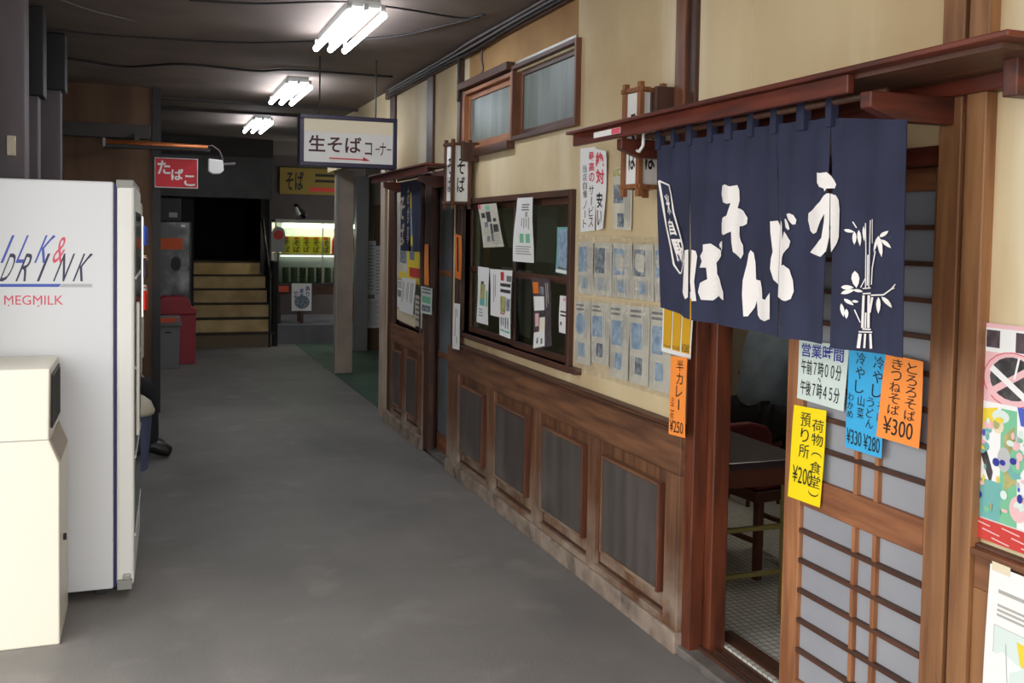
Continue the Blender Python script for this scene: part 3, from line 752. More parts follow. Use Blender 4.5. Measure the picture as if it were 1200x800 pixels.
# ---- papers on the sliding door
XD = DX-.004
paper('opening_hours_sign', 'pale green opening hours notice with blue heading on the lattice door', 'notice', [(938, 398), (996, 405), (990, 482), (935, 466)], XD, 'paper_green', .002,
      [('t', 'ink_blue', '営業時間', .07, .92, .04, .27, {'bold': .012}), ('t', 'ink', '午前７時００分', .07, .9, .31, .56, {'bold': .008}), ('t', 'ink', '〜', .44, .50, .57, .64), ('t', 'ink', '午後７時４５分', .07, .9, .66, .91, {'bold': .008})])
paper('price_slip', 'yellow handwritten slip priced 200 yen on the lattice door', 'notice', [(932.6, 474), (970, 481), (962.5, 594.5), (924, 581)], XD, 'sheet_yellow', .004,
      [('t', 'ink', '荷物(食堂)', .60, .97, .10, .97, VT), ('t', 'ink', '預り所', .24, .58, .05, .55, VT), ('t', 'ink', '¥200', .10, .70, .64, .82)])
paper('price_slip', 'sky blue handwritten slip priced 330 and 280 yen on the lattice door', 'notice', [(996, 407), (1042, 414.5), (1034, 537), (992.6, 523.4)], XD, 'sheet_blue', .004,
      [('t', 'ink', '冷やし', .20, .46, .02, .44, VT), ('t', 'ink', '冷やし', .66, .94, .03, .44, VT), ('t', 'ink', 'わかめ', .02, .2, .44, .70, VT), ('t', 'ink', '山菜', .30, .5, .44, .68, VT), ('t', 'ink', 'うどん', .55, .76, .44, .75, VT), ('t', 'ink', 'そば', .84, .98, .46, .66, VT),
       ('t', 'ink', '¥330', .04, .46, .80, .95), ('t', 'ink', '¥280', .52, .95, .81, .96)])
paper('price_slip', 'orange handwritten slip priced 300 yen overlapping the blue slip', 'notice', [(1040.4, 413.6), (1084, 423.6), (1078.5, 525.6), (1027.6, 511)], XD-.012, 'sheet_orange', .004,
      [('t', 'ink', 'とろろそば', .60, .88, .04, .72, VT), ('t', 'ink', 'きつねそば', .20, .50, .03, .70, VT), ('t', 'ink', '¥300', .14, .84, .73, .93)])
# ---- papers at the end of the wainscot
paper('price_slip', 'narrow orange handwritten slip priced 250 yen at the wainscot corner', 'notice', [(787, 417), (806, 419), (804, 513), (785, 508)], W-.056, "sheet_orange", .003,
      [('t', 'ink', '半カレー', .38, .82, .03, .68, VT), ('t', 'ink', 'ミニ付', .08, .32, .52, .80, VT), ('t', 'ink', '¥250', .08, .9, .81, .96)])
tk = [('r', 'ticket_gold', .06+i*.315, .1, .33+i*.315, .93) for i in range(3)]
for i, p in enumerate(('¥330', '¥330', '¥280')): tk += [('t', 'ink', p, .08+i*.315, .32+i*.315, .79, .91), *textlines(.10+i*.315, .30+i*.315, .35, .55, 3, 'ink')]
paper('ticket_sheet', 'white sheet of three gold price tickets peeping below the navy curtain', 'notice', [(779, 340), (814, 342), (811, 421), (776, 411)], W-.03, 'paper', .004, tk)
# ---- banners and clippings on the plaster
paper('paper_banner', 'white vertical paper banner with red and black characters, left of the pair', 'notice', [(682, 174), (699, 172), (698.5, 270), (681, 272)], W-.006, 'paper', .006,
      [('t', 'ink_red', '最高の', .58, .95, .05, .42, VB(.02)), ('t', 'ink', 'サービス', .56, .92, .45, .96, VT), ('t', 'ink', '当店自慢', .18, .46, .2, .6, VT), ('t', 'ink', 'ノート', .18, .44, .62, .96, VT)])
paper('paper_banner', 'white vertical paper banner with two large red characters, right of the pair', 'notice', [(700, 174), (713, 177), (709, 268), (699.5, 270)], W-.01, 'paper', .012,
      [('t', 'ink_red', '絶対', .12, .86, .02, .44, VB(.03)), ('t', 'ink', '安い', .1, .7, .52, .96, VB(.02))])
paper('newspaper_clipping', 'grey newspaper clipping pinned alone beneath the paper lantern', 'clipping', [(720, 197), (742, 194), (741, 270), (719, 268)], W-.004, 'paper_news', .004,
      [('r', 'print_photo', .05, .28, .55, .58), ('r', 'print_photo', .25, .74, .6, .96), *textlines(.62, .95, .3, .95, 4, 'print_light'), ('r', 'print_olive', .02, .02, .95, .14)])
up = [(678, 697), (697, 719), (719, 743), (743, 768), (768, 796)]; lo = [(675, 694), (694, 716), (716, 739), (739, 763), (763, 789)]
ordn = ['leftmost', 'second', 'middle', 'fourth', 'rightmost']
for i, (a, b) in enumerate(up):
    t0 = 283+(a-678)*.04; t1 = 283+(b-678)*.04; b0 = 343+(a-678)*.11; b1 = 343+(b-678)*.11
    paper('newspaper_clipping', f'{ordn[i]} clipping in the upper row beside the window', 'clipping', [(a+.5, t0), (b-.5, t1), (b-1, b1), (a, b0)], W-.004, 'paper_news', .004,
          [('r', 'print_blue' if i % 2 == 0 else 'print_photo', .05, .1, .62, .58), *textlines(.68, .97, .1, .6, 3, 'print_light'), *textlines(.06, .95, .64, .95, 6, 'print_light'), ('r', 'print_blue', .3, .68, .62, .9)], 'clippings beside the window')
for i, (a, b) in enumerate(lo):
    t0 = 352+(a-675)*.09; t1 = 352+(b-675)*.09; b0 = [424, 424, 440, 447, 455][i]; b1 = b0+(b-a)*.26
    paper('newspaper_clipping', f'{ordn[i]} clipping in the lower row beside the window', 'clipping', [(a+.5, t0), (b-.5, t1), (b-1.5, b1), (a-.5, b0)], W-.004, 'paper_news', .005,
          [('e' if i == 0 else 'r', 'print_blue', *((.38, .36, .34, .17) if i == 0 else (.08, .22, .62, .56))), *textlines(.68, .97, .12, .6, 3, 'print_light'), ('r', 'print_photo' if i % 2 else 'print_blue', .28, .66, .66, .88), *textlines(.06, .26, .64, .95, 2, 'print_light'), *textlines(.06, .6, .05, .18, 2, 'print_grey', False)], 'clippings beside the window')
def film(label, corners):
    P = [onX(x, y, W-.02) for x, y in corners]; mb = MB(); n = 24; vs = []
    rr = random.Random(3); wv = [[rr.uniform(-1, 1) for _ in range(n+1)] for _ in range(n+1)]
    for j in range(n+1):
        for i in range(n+1):
            a, b = i/n, j/n; p = (P[0]*(1-a)+P[1]*a)*(1-b)+(P[3]*(1-a)+P[2]*a)*b
            vs.append((p.x+.0045*wv[j][i]+.004*sin(a*40+3*b), p.y, p.z))
    mb.add(vs, [(j*(n+1)+i, j*(n+1)+i+1, (j+1)*(n+1)+i+1, (j+1)*(n+1)+i) for j in range(n) for i in range(n)])
    tag(mb.build('plastic_film', 'clear_film', None, smooth=True), label, 'plastic sheet')
film('crinkled clear plastic over the upper row of clippings', [(676, 274), (797, 279), (797, 357), (676, 345)])
film('crinkled clear plastic over the lower row of clippings', [(675, 347), (797, 360), (792, 470), (673, 433)])

# ---- papers on window_1
XW = W-.034
news = lambda n=4: [*textlines(.05, .95, .05, .3, n, 'print_grey', False), *textlines(.55, .95, .4, .95, n, 'print_grey'), ('r', 'print_photo', .08, .36, .48, .6)]
paper('newspaper_page', 'newspaper page with small dark photos in the upper left window pane', 'clipping', [(561, 240), (582, 238), (592, 289), (568, 290)], XW, 'paper_news', .006,
      [('r', 'print_dark', .1, .2, .3, .32), ('r', 'print_dark', .36, .18, .6, .42), ('r', 'print_photo', .2, .42, .4, .54), ('r', 'print_dark', .5, .46, .62, .86), ('r', 'print_dark', .7, .34, .86, .42), ('r', 'print_dark', .66, .48, .92, .66), ('r', 'print_photo', .25, .74, .42, .88), ('r', 'logo_red', .02, .0, .14, .1), ('r', 'print_green', .4, .04, .6, .14), *textlines(.1, .45, .56, .72, 5, 'print_light', False), *textlines(.55, .95, .7, .95, 5, 'print_light', False)])
paper('flyer', 'long white flyer with green print hung over the window centre', 'notice', [(607, 232), (627, 231), (626, 308), (603, 306)], XW-.012, 'paper', .012,
      [('r', 'print_green', .35, .56, .55, .70), ('r', 'print_green', .65, .56, .85, .70), *textlines(.35, .85, .1, .22, 3, 'print_grey', False), *textlines(.4, .9, .3, .5, 4, 'print_light'), ('r', 'print_light', .6, .22, .75, .3), *textlines(.15, .9, .75, .9, 4, 'print_light', False)])
paper('flyer', 'narrow white flyer with a yellow-green picture in the lower left pane', 'notice', [(561, 312), (574, 314), (573, 381), (560, 377)], XW, 'paper', .006,
      [('r', 'print_olive', .25, .3, .7, .56), ('r', 'print_teal', .25, .56, .7, .68), ('r', 'print_dark', .3, .25, .55, .36), ('r', 'print_green', .8, .4, .95, .68), *textlines(.2, .6, .74, .9, 3, 'print_light', False)])
paper('flyer', 'plain white slip beside the colour newspaper in the lower left pane', 'notice', [(575, 315), (588, 316), (588, 372), (576, 369)], XW, 'paper', .004, [*textlines(.3, .6, .1, .7, 2, 'print_light')])
paper('newspaper_page', 'colour newspaper page with bold headlines in the lower left pane', 'clipping', [(585, 316), (601, 317), (599, 397), (587, 392)], XW-.01, 'paper', .006,
      [('r', 'print_red', .15, .03, .4, .16), ('r', 'print_grey', .6, .08, .98, .17), ('r', 'print_dark', .1, .2, .95, .25), ('r', 'print_dark', .1, .29, .95, .34), ('r', 'print_olive', .1, .4, .6, .64), ('r', 'print_photo', .65, .42, .95, .6), ('r', 'print_red', .1, .65, .5, .67), *textlines(.15, .95, .7, .88, 4, 'print_photo'), ('r', 'print_green', .1, .9, .95, .93)])
paper('flyer', 'dark brown flyer strip with food photos in the lower right pane', 'notice', [(626, 325), (645, 327), (650, 405), (626, 410)], XW, 'print_purple', .012,
      [('r', 'sheet_orange_dark', .06, .06, .35, .22), ('r', 'print_photo', .4, .12, .62, .24), ('r', 'paper', .06, .26, .62, .46), ('r', 'paper', .04, .76, .66, .98), ('r', 'print_pink', .1, .5, .3, .68), ('r', 'cream_metal', .34, .56, .66, .76), ('r', 'print_dark', .4, .46, .66, .56), *textlines(.74, .92, .06, .48, 2, 'print_light'), ('r', 'print_photo', .2, .84, .3, .92), ('r', 'print_photo', .44, .86, .54, .94)])
paper('flyer', 'white flyer with a red heading low in the right pane', 'notice', [(657, 346), (672, 348), (671, 393), (656, 389)], W-.002, 'paper', .004,
      [('t', 'ink_red', '夏', .3, .55, .05, .14), *textlines(.12, .9, .4, .6, 2, 'print_dark', False), ('r', 'print_dark', .12, .7, .22, .8)])
paper('wall_poster', 'pale blue poster of a man in a dark jacket in the upper right pane', 'poster', [(654, 266), (673, 266), (672, 323), (652, 319)], W-.002, 'print_teal', .003,
      [('r', 'print_blue', .1, .05, .95, .9), ('e', 'skin', .5, .44, .15, .10), ('p', 'print_dark', [(.15, .9), (.25, .62), (.5, .55), (.78, .62), (.95, .9)]), ('e', 'hair_black', .5, .37, .17, .06), ('r', 'paper', .02, .92, .98, .99)])
# ---- papers around the far doorway
XL = W-.012
paper('wall_poster', 'tall yellow poster in the window by the far doorway', 'poster', [(479, 222), (496, 219), (495, 335), (478, 331)], XL, 'print_yellow', .003,
      [('r', 'print_red', .55, .33, .9, .44), ('r', 'print_photo', .15, .6, .5, .75), ('r', 'print_red', .15, .83, .9, .93), ('r', 'print_blue', .1, .2, .5, .5)])
paper('wall_poster', 'pale poster with small pictures left of the yellow poster', 'poster', [(466, 226), (479, 223), (478, 331), (466, 326)], XL, 'paper_news', .003,
      [('r', 'print_photo', .3, .6, .9, .8), ('r', 'print_blue', .3, .3, .9, .55), ('r', 'print_yellow', .2, .9, .95, .98), *textlines(.05, .25, .1, .9, 2, 'print_light')])
paper('newspaper_page', 'newspaper page low in the window by the far doorway', 'clipping', [(466, 327), (478, 331), (477, 366), (466, 359)], XL, 'paper', .003, news())
for i, (a, b) in enumerate(((471, 476), (476, 481), (480, 487))):
    paper('price_slip', ['first', 'second', 'third'][i]+' of three white slips fanned out in the far shop window, counted from the left', 'notice', [(a+1, 325+i), (b+1, 325+i), (b-2, 366+i*2), (a-2, 363+i*2)], XL-.008-.004*i, 'paper', .004, [*textlines(.25, .8, .1, .8, 2, 'print_light')])
paper('leaflet', 'cream paper strip along the bottom of the far shop window', 'notice', [(466, 360), (488, 369), (487, 384), (466, 374)], XL-.004, 'sign_cream', .003)
paper('leaflet', 'small printed leaflet in the lower corner of the far shop window', 'notice', [(487, 345), (496, 348), (495, 385), (487, 381)], XL-.008, 'paper_news', .003, [*textlines(.1, .9, .1, .9, 5, 'print_grey', False)])
paper('price_slip', 'bright orange strip on the post left of the far doorway', 'notice', [(498, 286), (503, 286), (503, 335), (498, 333)], W-.028, 'sheet_orange', .003)
paper('leaflet', 'green printed leaflet on the post left of the far doorway', 'notice', [(494, 335), (507, 338), (507, 369), (494, 366)], W-.034, 'paper_green', .004, [('r', 'print_green', .1, .35, .9, .6), ('r', 'print_photo', .1, .68, .9, .92), *textlines(.1, .9, .05, .3, 2, 'print_photo', False)])
paper('price_slip', 'curled orange handwritten strip on the door post under the brown lantern', 'notice', [(535, 274), (542, 276), (541, 328), (534, 325)], W-.05, 'sheet_orange_dark', .006, [*textlines(.3, .75, .06, .9, 1, 'ink', True, .6)])
paper('price_slip', 'narrow white strip on the door post below the curled orange one', 'notice', [(532, 355), (540, 356), (539, 410), (531, 408)], W-.05, 'paper', .003, [*textlines(.3, .8, .1, .9, 2, 'print_light')])
# ---- child's drawing and map sheet nearest the camera
V = Vector
cdz = lambda y, z: V((W-.004, y, z))
items = [('r', 'print_pink', 0, 0, 1, .36), ('r', 'paper', 0, .02, 1, .13), ('r', 'print_purple', .03, .03, .10, .11), ('r', 'print_purple', .18, .03, .27, .12), ('e', 'ink_red', .17, .245, .15, .125), ('e', 'print_pink', .17, .245, .145, .12), ('e', 'print_dark', .17, .24, .115, .098),
         ('s', 'print_pink', [(.05, .32), (.28, .17)], .03), ('s', 'paper', [(.06, .2), (.24, .32)], .03), ('s', 'paper', [(.2, .14), (.18, .24)], .01),
         ('r', 'paper', 0, .36, 1, .90), ('p', 'print_yellow', [(.01, .4), (.10, .38), (.13, .46), (.03, .49)]), ('p', 'print_green', [(.12, .38), (.2, .38), (.22, .9), (.13, .9)]), ('p', 'logo_blue', [(.2, .36), (.42, .36), (.40, .46), (.22, .44)]), ('p', 'print_red', [(.3, .44), (.45, .42), (.4, .6), (.33, .62)]),
         ('p', 'print_dark', [(.0, .53), (.04, .55), (.09, .68), (.08, .74), (.06, .70), (.02, .60)]), ('p', 'print_teal', [(0, .72), (.14, .72), (.13, .9), (0, .9)]), ('p', 'print_olive', [(.14, .5), (.19, .45), (.21, .7), (.15, .75)]), ('p', 'paper_green', [(.3, .62), (.6, .6), (.58, .88), (.32, .9)])]
r5 = random.Random(11)
for k in range(70):
    items.append(('e', r5.choice(['paper_green', 'print_pink', 'sign_cream', 'print_teal', 'print_green', 'print_olive', 'logo_grey', 'print_yellow']), r5.uniform(.02, .98), r5.uniform(.40, .86), r5.uniform(.015, .045), r5.uniform(.02, .06)))
for k in range(170):
    items.append(('e', r5.choice(['print_red', 'print_yellow', 'ink_blue', 'print_pink', 'logo_blue', 'print_pink', 'print_green', 'print_teal', 'print_olive', 'print_teal', 'paper_green', 'logo_grey']), r5.uniform(.02, .98), r5.uniform(.42, .88), r5.uniform(.005, .02), r5.uniform(.006, .022)))
items.append(('r', 'print_red', 0, .905, 1, 1))
for k in range(20): items.append(('s', 'print_pink', [(k/20, .92+.03*(k % 3)), (k/20+.09, .93+.03*(k % 3))], .006))
# put later coats a touch further out so that they never coincide
def coat(o, f, items):
    for k, it in enumerate(items): prints(o, f, [it], off=.001+.00002*k)
cd_ = paper('child_drawing', "bright child's painting with a crossed-out circle right of the doorway", 'picture', [cdz(1.888, 1.425), cdz(1.30, 1.425), cdz(1.30, .885), cdz(1.888, .885)], W, 'paper', .0)
coat(cd_, lambda a, b, off=0: V((W-.008-off, 1.888-.588*a, 1.425-.54*b)), items)
mz = lambda y, z: V((W-.034, y, z))
paper('map_sheet', 'white printed map sheet taped below the painted picture', 'notice', [mz(1.805, .842), mz(1.50, .842), mz(1.50, .40), mz(1.815, .40)], W, 'paper', .004,
      [('r', 'sign_cream', .02, -.02, .2, .03), *textlines(.1, .8, .12, .16, 1, 'print_light', False), *textlines(.1, .9, .2, .28, 3, 'print_light', False), ('r', 'print_light', .08, .32, .92, .96), ('r', 'paper_green', .085, .323, .915, .957), ('p', 'print_yellow', [(.3, .36), (.6, .38), (.5, .5), (.34, .48)]), ('s', 'print_light', [(.2, .4), (.24, .7), (.5, .9)], .006), ('s', 'print_light', [(.3, .9), (.34, .6), (.8, .5)], .006)])

# ---- hanging shop sign
t = thing('hanging_sign', 'white hanging sign with dark brush lettering and a red arrow', 'sign', (1.33, 7.0, CH))
Rz = Matrix.Rotation(radians(-1), 4, 'Z'); O = V((1.34, 7.0, 0))
def rb(name, x0, x1, y0, y1, z0, z1, m, par, bev=0):
    mb = MB().box(x0, x1, y0, y1, z0, z1); mb.v = [tuple(Rz @ V(v)+O) for v in mb.v]; return mb.build(name, m, par, bev)
sz0, sz1 = 2.085, 2.445
for a in (( -.345, .345, -.07, .07, sz0, sz0+.03), (-.345, .345, -.07, .07, sz1-.03, sz1), (-.345, -.315, -.07, .07, sz0+.03, sz1-.03), (.315, .345, -.07, .07, sz0+.03, sz1-.03)): rb('frame', *a, 'sign_frame', t, .004)
fb = rb('face', -.315, .315, -.06, .06, sz0+.03, sz1-.03, 'sign_white', t)
rb('cream_band', -.315, .315, -.0615, -.06, 2.325, sz1-.03, 'sign_cream', t)
fs_ = lambda a, b: Rz @ V((-.315+.63*a, -.0625, sz1-.03-(sz1-sz0-.06)*b))+O
mb = MB(); put_text(mb, fs_, '生そば', .05, .64, .38, .76, bold=.018); put_text(mb, fs_, 'コ', .68, .76, .50, .80, bold=.01); put_text(mb, fs_, 'ー', .80, .85, .63, .66, bold=.01); put_text(mb, fs_, 'ナ', .85, .92, .48, .80, bold=.01); put_text(mb, fs_, 'ー', .93, .98, .63, .66, bold=.01)
mb.build('lettering', 'sign_ink', t)
mb = MB(); stroke(mb, fs_, [(.28, .90), (.70, .91)], .03); poly(mb, fs_, [(.66, .84), (.74, .93), (.66, .94)]); mb.build('arrow', 'arrow_red', t)
for x in (-.2, .2): mb = MB().tube([Rz @ V((x, 0, sz1))+O, Rz @ V((x, 0, CH))+O], .006, 6); mb.build('hanger_rod', 'dark_metal', t)

# ---- white milk drink fridge (its side faces the camera), slightly turned
FX, FY = -.05, 4.6
fr = thing('drink_fridge', 'tall white drinks fridge with slanted blue lettering on its side', 'fridge', (FX-.35, FY+.45, 0))
FR = Matrix.Rotation(radians(-1.2), 4, 'Z'); FO = V((FX, FY, 0))
def fbx(name, x0, x1, y0, y1, z0, z1, m, par=fr, bev=.004):
    mb = MB().box(x0, x1, y0, y1, z0, z1); mb.v = [tuple(FR @ V(v)+FO) for v in mb.v]; return mb.build(name, m, par, bev)
fbx('cabinet', -.75, -.085, 0, .9, .035, 1.825, 'fridge', bev=.008)
fbx('gasket', -.085, -.073, .004, .896, .04, 1.82, 'gasket')
dr = fbx('door', -.073, 0, 0, .9, .045, 1.815, 'fridge_door', bev=.012)
fbx('door_cap', -.075, -.004, -.003, .9, 1.80, 1.835, 'frame_grey', dr); fbx('door_glass', 0, .004, .06, .84, .25, 1.7, 'window_glass', dr); fbx('handle', .004, .022, .05, .075, .7, 1.3, 'aluminium', dr)
for z in (.25, .6, 1.0, 1.4): fbx('shelf_edge', .0, .006, .05, .85, z, z+.012, 'white', dr, 0)
hg = fbx('hinge', -.07, -.008, -.012, .03, .03, .075, 'frame_grey', fr); fbx('hinge_pin', -.045, -.015, -.02, .0, .075, .10, 'aluminium', hg)
for x in (-.68, -.14):
    for y in (.06, .84): fbx('foot', x-.02, x+.02, y-.02, y+.02, 0, .035, 'black', fr, 0)
# printing on its side; pixel boxes taken from the photograph, laid on the cabinet side
def fmapf(x, y):
    # cut the ray with the turned side plane
    n = FR @ V((0, -1, 0)); d = ray(x, y); tt = (FO-CAMLOC).dot(n)/d.dot(n); return CAMLOC+d*tt+n*.0012
def fitpx(mb, body, x0, x1, y0, y1, slant=0, bold=0): put_text(mb, fmapf, body, x0, x1, y0, y1, slant=slant, bold=bold)
mb = MB()
for ch, x0, x1 in (('I', 0.5, 3.5), ('L', 18, 27), ('K', 40, 53)): fitpx(mb, ch, x0, x1, 275.5, 308, .42, .0)
for ch, x0, x1 in (('M', -42, -24), ('I', -17.5, -14.5)): fitpx(mb, ch, x0, x1, 275.5, 308, .42, .0)
poly(mb, fmapf, [(62, 277), (65.5, 277), (60.5, 281)])
mb.build('lettering', 'logo_blue', fr)
mb = MB()
for ch, x0, x1 in (('D', -1, 9), ('R', 18, 30), ('I', 43, 46), ('N', 62, 75), ('K', 85, 97)): fitpx(mb, ch, x0, x1, 297, 329.5, .40, 0)
poly(mb, fmapf, [(105, 298), (109, 298), (104, 303)])
mb.build('lettering', 'logo_navy', fr)
mb = MB(); fitpx(mb, '&', 60, 72, 277.5, 308, .32, .0); mb.build('lettering', 'logo_red', fr)
mb = MB(); poly(mb, fmapf, [(-40, 332.5), (72, 332.5), (69, 336), (-40, 336)]); mb.build('stripe', 'logo_blue', fr)
mb = MB(); poly(mb, fmapf, [(73, 332.5), (108, 332.5), (108, 336.5), (70, 336.2)]); mb.build('stripe', 'logo_grey', fr)
mb = MB(); fitpx(mb, 'MEGMILK', 5, 74, 346, 357, 0, .0); quad(mb, fmapf, 9.3, 357, 11.3, 358.6); quad(mb, fmapf, 44, 357.6, 46, 359.2); mb.build('lettering', 'logo_red', fr)

# ---- cream machine in front of it
t = thing('cream_machine', 'low cream metal machine with a slanted tray in front of the fridge', 'machine', (-.6, 4.35, 0))
prof = [(-.315, .0), (-.315, .71), (-.352, .806), (-.348, 1.08), (-.84, 1.08), (-.84, 0)]
MB().prism([p for p in prof], 'y', 4.13, 4.56).build('body', 'cream_metal', t, bevel=.006)
B('seam', -.84, -.352, 4.128, 4.13, .8045, .8075, 'frame_grey', t)
B('recess', -.349, -.343, 4.19, 4.53, .84, 1.05, 'black', t); 
for k in range(5): B('recess_bar', -.343, -.338, 4.20+k*.07, 4.207+k*.07, .85, 1.04, 'dark_metal', t)
MB().prism([(-.317, .715), (-.351, .802), (-.347, .8045), (-.312, .716)], 'y', 4.15, 4.54).build('tray', 'frame_beige', t, bevel=.004)
B('knob', -.315, -.303, 4.3, 4.32, .36, .385, 'black', t, .003)
B('kick_plate', -.83, -.33, 4.14, 4.55, -.0, .012, 'black', t)

# ---- machine row further back
t = thing('vending_machine', 'drinks vending machine seen edge-on behind the fridge', 'vending machine', (-.4, 8.5, 0))
B('cabinet', -.8, -.075, 7.98, 9.1, .05, 1.83, 'white', t, .008)
dv = B('door', -.075, -.035, 7.98, 9.1, .06, 1.82, 'cream_plastic', t, .006)
B('display_window', -.035, -.028, 8.04, 9.04, .95, 1.72, 'vend_panel', dv)
for j in range(3):
    for k in range(9):
        y = 8.09+k*.11; z = 1.0+j*.25; MB().lathe([(.028, z), (.028, z+.12), (.02, z+.15)], -.02, y, 10).build('bottle', ['can_red', 'print_teal', 'can_yellow', 'logo_blue', 'print_purple'][(j*4+k) % 5], dv)
B('take_out_flap', -.035, -.02, 8.2, 8.9, .2, .42, 'dark_metal', dv); B('coin_panel', -.035, -.022, 8.75, 9.05, .55, .9, 'aluminium', dv)
for x in (-.72, -.12):
    for y in (8.04, 9.04): B('foot', x-.03, x+.03, y-.03, y+.03, 0, .05, 'black', t)
# blue bin with cream lid
t = thing('waste_bin', 'blue-grey round bin with a cream dome lid behind the fridge', 'bin', (-.10, 7.05, 0))
MB().lathe([(.11, 0), (.135, .36), (.14, .38)], -.10, 7.05, 20).build('body', 'blue_plastic', t, smooth=False)
MB().lathe([(.15, .375), (.155, .40), (.13, .46), (.08, .50), (.02, .51)], -.10, 7.05, 20).build('lid', 'cream_plastic', t, smooth=True)

# ---- dark columns and beam on the left
def column(label, x0, x1, y0, y1, cap=None):
    t = thing('column', label, 'column', ((x0+x1)/2, (y0+y1)/2, 0))
    B('shaft', x0, x1, y0, y1, 0, CH, 'column', t, .006)
    if cap: B('capital', x0-.02, x1+.03, y0-.03, y1+.02, cap, CH, 'black', t, .006)
    return t
c0 = column('wide grey column at the left edge above the fridge', -.80, -.58, 5.55, 5.75)
sb = B('switch_box', -.66, -.62, 5.52, 5.55, 1.98, 2.08, 'sign_cream', None, .004); tag(sb, 'small cream switch box on the wide grey column', 'switch box')
column('slim grey column with a dark capital above the fridge', -.70, -.575, 6.15, 6.3, 2.36)
column('dark column farther back beside the horizontal beam', -.68, -.52, 6.95, 7.1, 2.5)
bm_ = B('cross_beam', -.85, .03, 9.08, 9.18, 2.40, 2.52, 'beam_grey', None, .005); tag(bm_, 'grey horizontal beam across the brown partition', 'beam')
# unlit tube lamp, its warm orange reflection put into the tube colour
t = thing('tube_lamp', 'unlit tube lamp with a painted orange reflection on the beam above the red sign', 'lamp', (.1, 9.05, 2.4))
MB().tube([(-.33, 9.03, 2.36), (.50, 9.03, 2.345)], .022, 12).build('tube', 'tube_reflection', t, smooth=True)
B('reflector', -.34, .52, 9.01, 9.08, 2.31, 2.34, 'black', t, .004); B('end_cap', -.352, -.33, 9.0, 9.07, 2.315, 2.39, 'frame_grey', t, .003)
B('bracket', -.1, -.06, 9.02, 9.08, 2.34, 2.44, 'dark_metal', t)
# red sign
t = thing('hanging_sign', 'small red sign with white lettering on the black upright', 'sign', (.3, 9.14, 2.2))
P0 = onY(181, 184, 9.15); P1 = onY(232, 221, 9.15)
B('frame', P0.x, P1.x, 9.15, 9.18, P1.z, P0.z, 'white', t, .004)
fc = B('face', P0.x+.008, P1.x-.008, 9.146, 9.15, P1.z+.008, P0.z-.008, 'tobacco_red', t)
mb = MB(); fr_ = lambda a, b: V((P0.x+(P1.x-P0.x)*a, 9.144, P0.z+(P1.z-P0.z)*b))
put_text(mb, fr_, 'た', .07, .36, .10, .56, bold=.025); put_text(mb, fr_, 'ば', .38, .66, .36, .74, bold=.025); put_text(mb, fr_, 'こ', .68, .93, .56, .92, bold=.025); mb.build('lettering', 'white', fc)
B('arm', .1, P1.x, 9.16, 9.175, P0.z, P0.z+.02, 'black', t)
# white lamp box at the tube's end
t = thing('lamp_head', 'small white plastic lamp head on a curved wire right of the red sign', 'lamp', (.53, 9.1, 2.2))
q0 = onY(244, 186, 9.1); q1 = onY(262, 204, 9.1)
MB().prism([(q0.x, q0.z), (q1.x-.01, q0.z-.01), (q1.x, q1.z+.03), (q1.x-.03, q1.z), (q0.x+.04, q1.z-.004), (q0.x, q1.z+.02)], 'y', 9.05, 9.13).build('head', 'white', t, bevel=.008)
MB().tube([(.50, 9.05, 2.36), (.54, 9.06, 2.37), (.60, 9.08, 2.33), (.63, 9.09, 2.26), (.635, 9.09, q0.z-.02)], .006, 8).build('wire', 'cable_grey', t, smooth=True)
MB().tube([(q1.x-.02, 9.09, (q0.z+q1.z)/2+.02), (q1.x+.10, 9.09, (q0.z+q1.z)/2+.03)], .012, 8).build('nozzle', 'cable_grey', t)

# ---- dark machine, bins at the far end
t = thing('vending_machine', 'dark vending machine with clouded front and an orange label by the stairs', 'vending machine', (.3, 13.2, 0))
B('cabinet', .06, .52, 12.95, 13.6, .04, 1.73, 'black', t, .008); dv = B('door', .08, .50, 12.9, 12.95, .08, 1.72, 'vend_dark', t, .006)
B('orange_label', .13, .42, 12.895, 12.9, 1.38, 1.52, 'rust_label', dv); B('price_tag', .40, .45, 12.895, 12.9, 1.66, 1.69, 'white', dv); B('base', .08, .5, 12.97, 13.58, 0, .04, 'black', t)
MB().prism([(.34+.06*cos(k*pi/8), 1.2+.09*sin(k*pi/8)) for k in range(16)], 'y', 12.892, 12.9).build('dispenser_hole', 'black', dv)
t = thing('speaker_box', 'small dark box with a white tag on top of the dark vending machine', 'box', (.27, 13.2, 1.73))
B('body', .16, .40, 13.0, 13.3, 1.73, 2.02, 'black', t, .006); B('tag', .26, .36, 12.995, 13.0, 1.78, 1.84, 'frame_grey', t)
t = thing('waste_bin', 'red waste bin with a rounded hood behind the grey bin', 'bin', (.4, 12.62, 0))
MB().prism([(.12, 0), (.555, 0), (.565, .62), (.10, .62)], 'y', 12.48, 12.8).build('body', 'red_plastic', t, bevel=.01)
MB().prism([(.08, .60), (.08, .70), (.12, .79), (.19, .815), (.41, .815), (.48, .78), (.52, .68), (.57, .66), (.57, .60)], 'y', 12.46, 12.82).build('hood', 'red_plastic', t, bevel=.012)
t = thing('waste_bin', 'grey waste bin with an orange opening by the stairs', 'bin', (.22, 12.2, 0))
MB().prism([(.095, 0), (.355, 0), (.37, .50), (.08, .50)], 'y', 12.08, 12.34).build('body', 'grey_plastic', t, bevel=.008)
hd_ = MB().prism([(.075, .50), (.385, .50), (.365, .61), (.095, .61)], 'y', 12.06, 12.36).build('lid', 'grey_plastic', t, bevel=.008)
B('opening', .13, .33, 12.055, 12.062, .545, .60, 'orange_plastic', hd_); B('handle_slot', .2, .27, 12.07, 12.08, .42, .435, 'black', t)
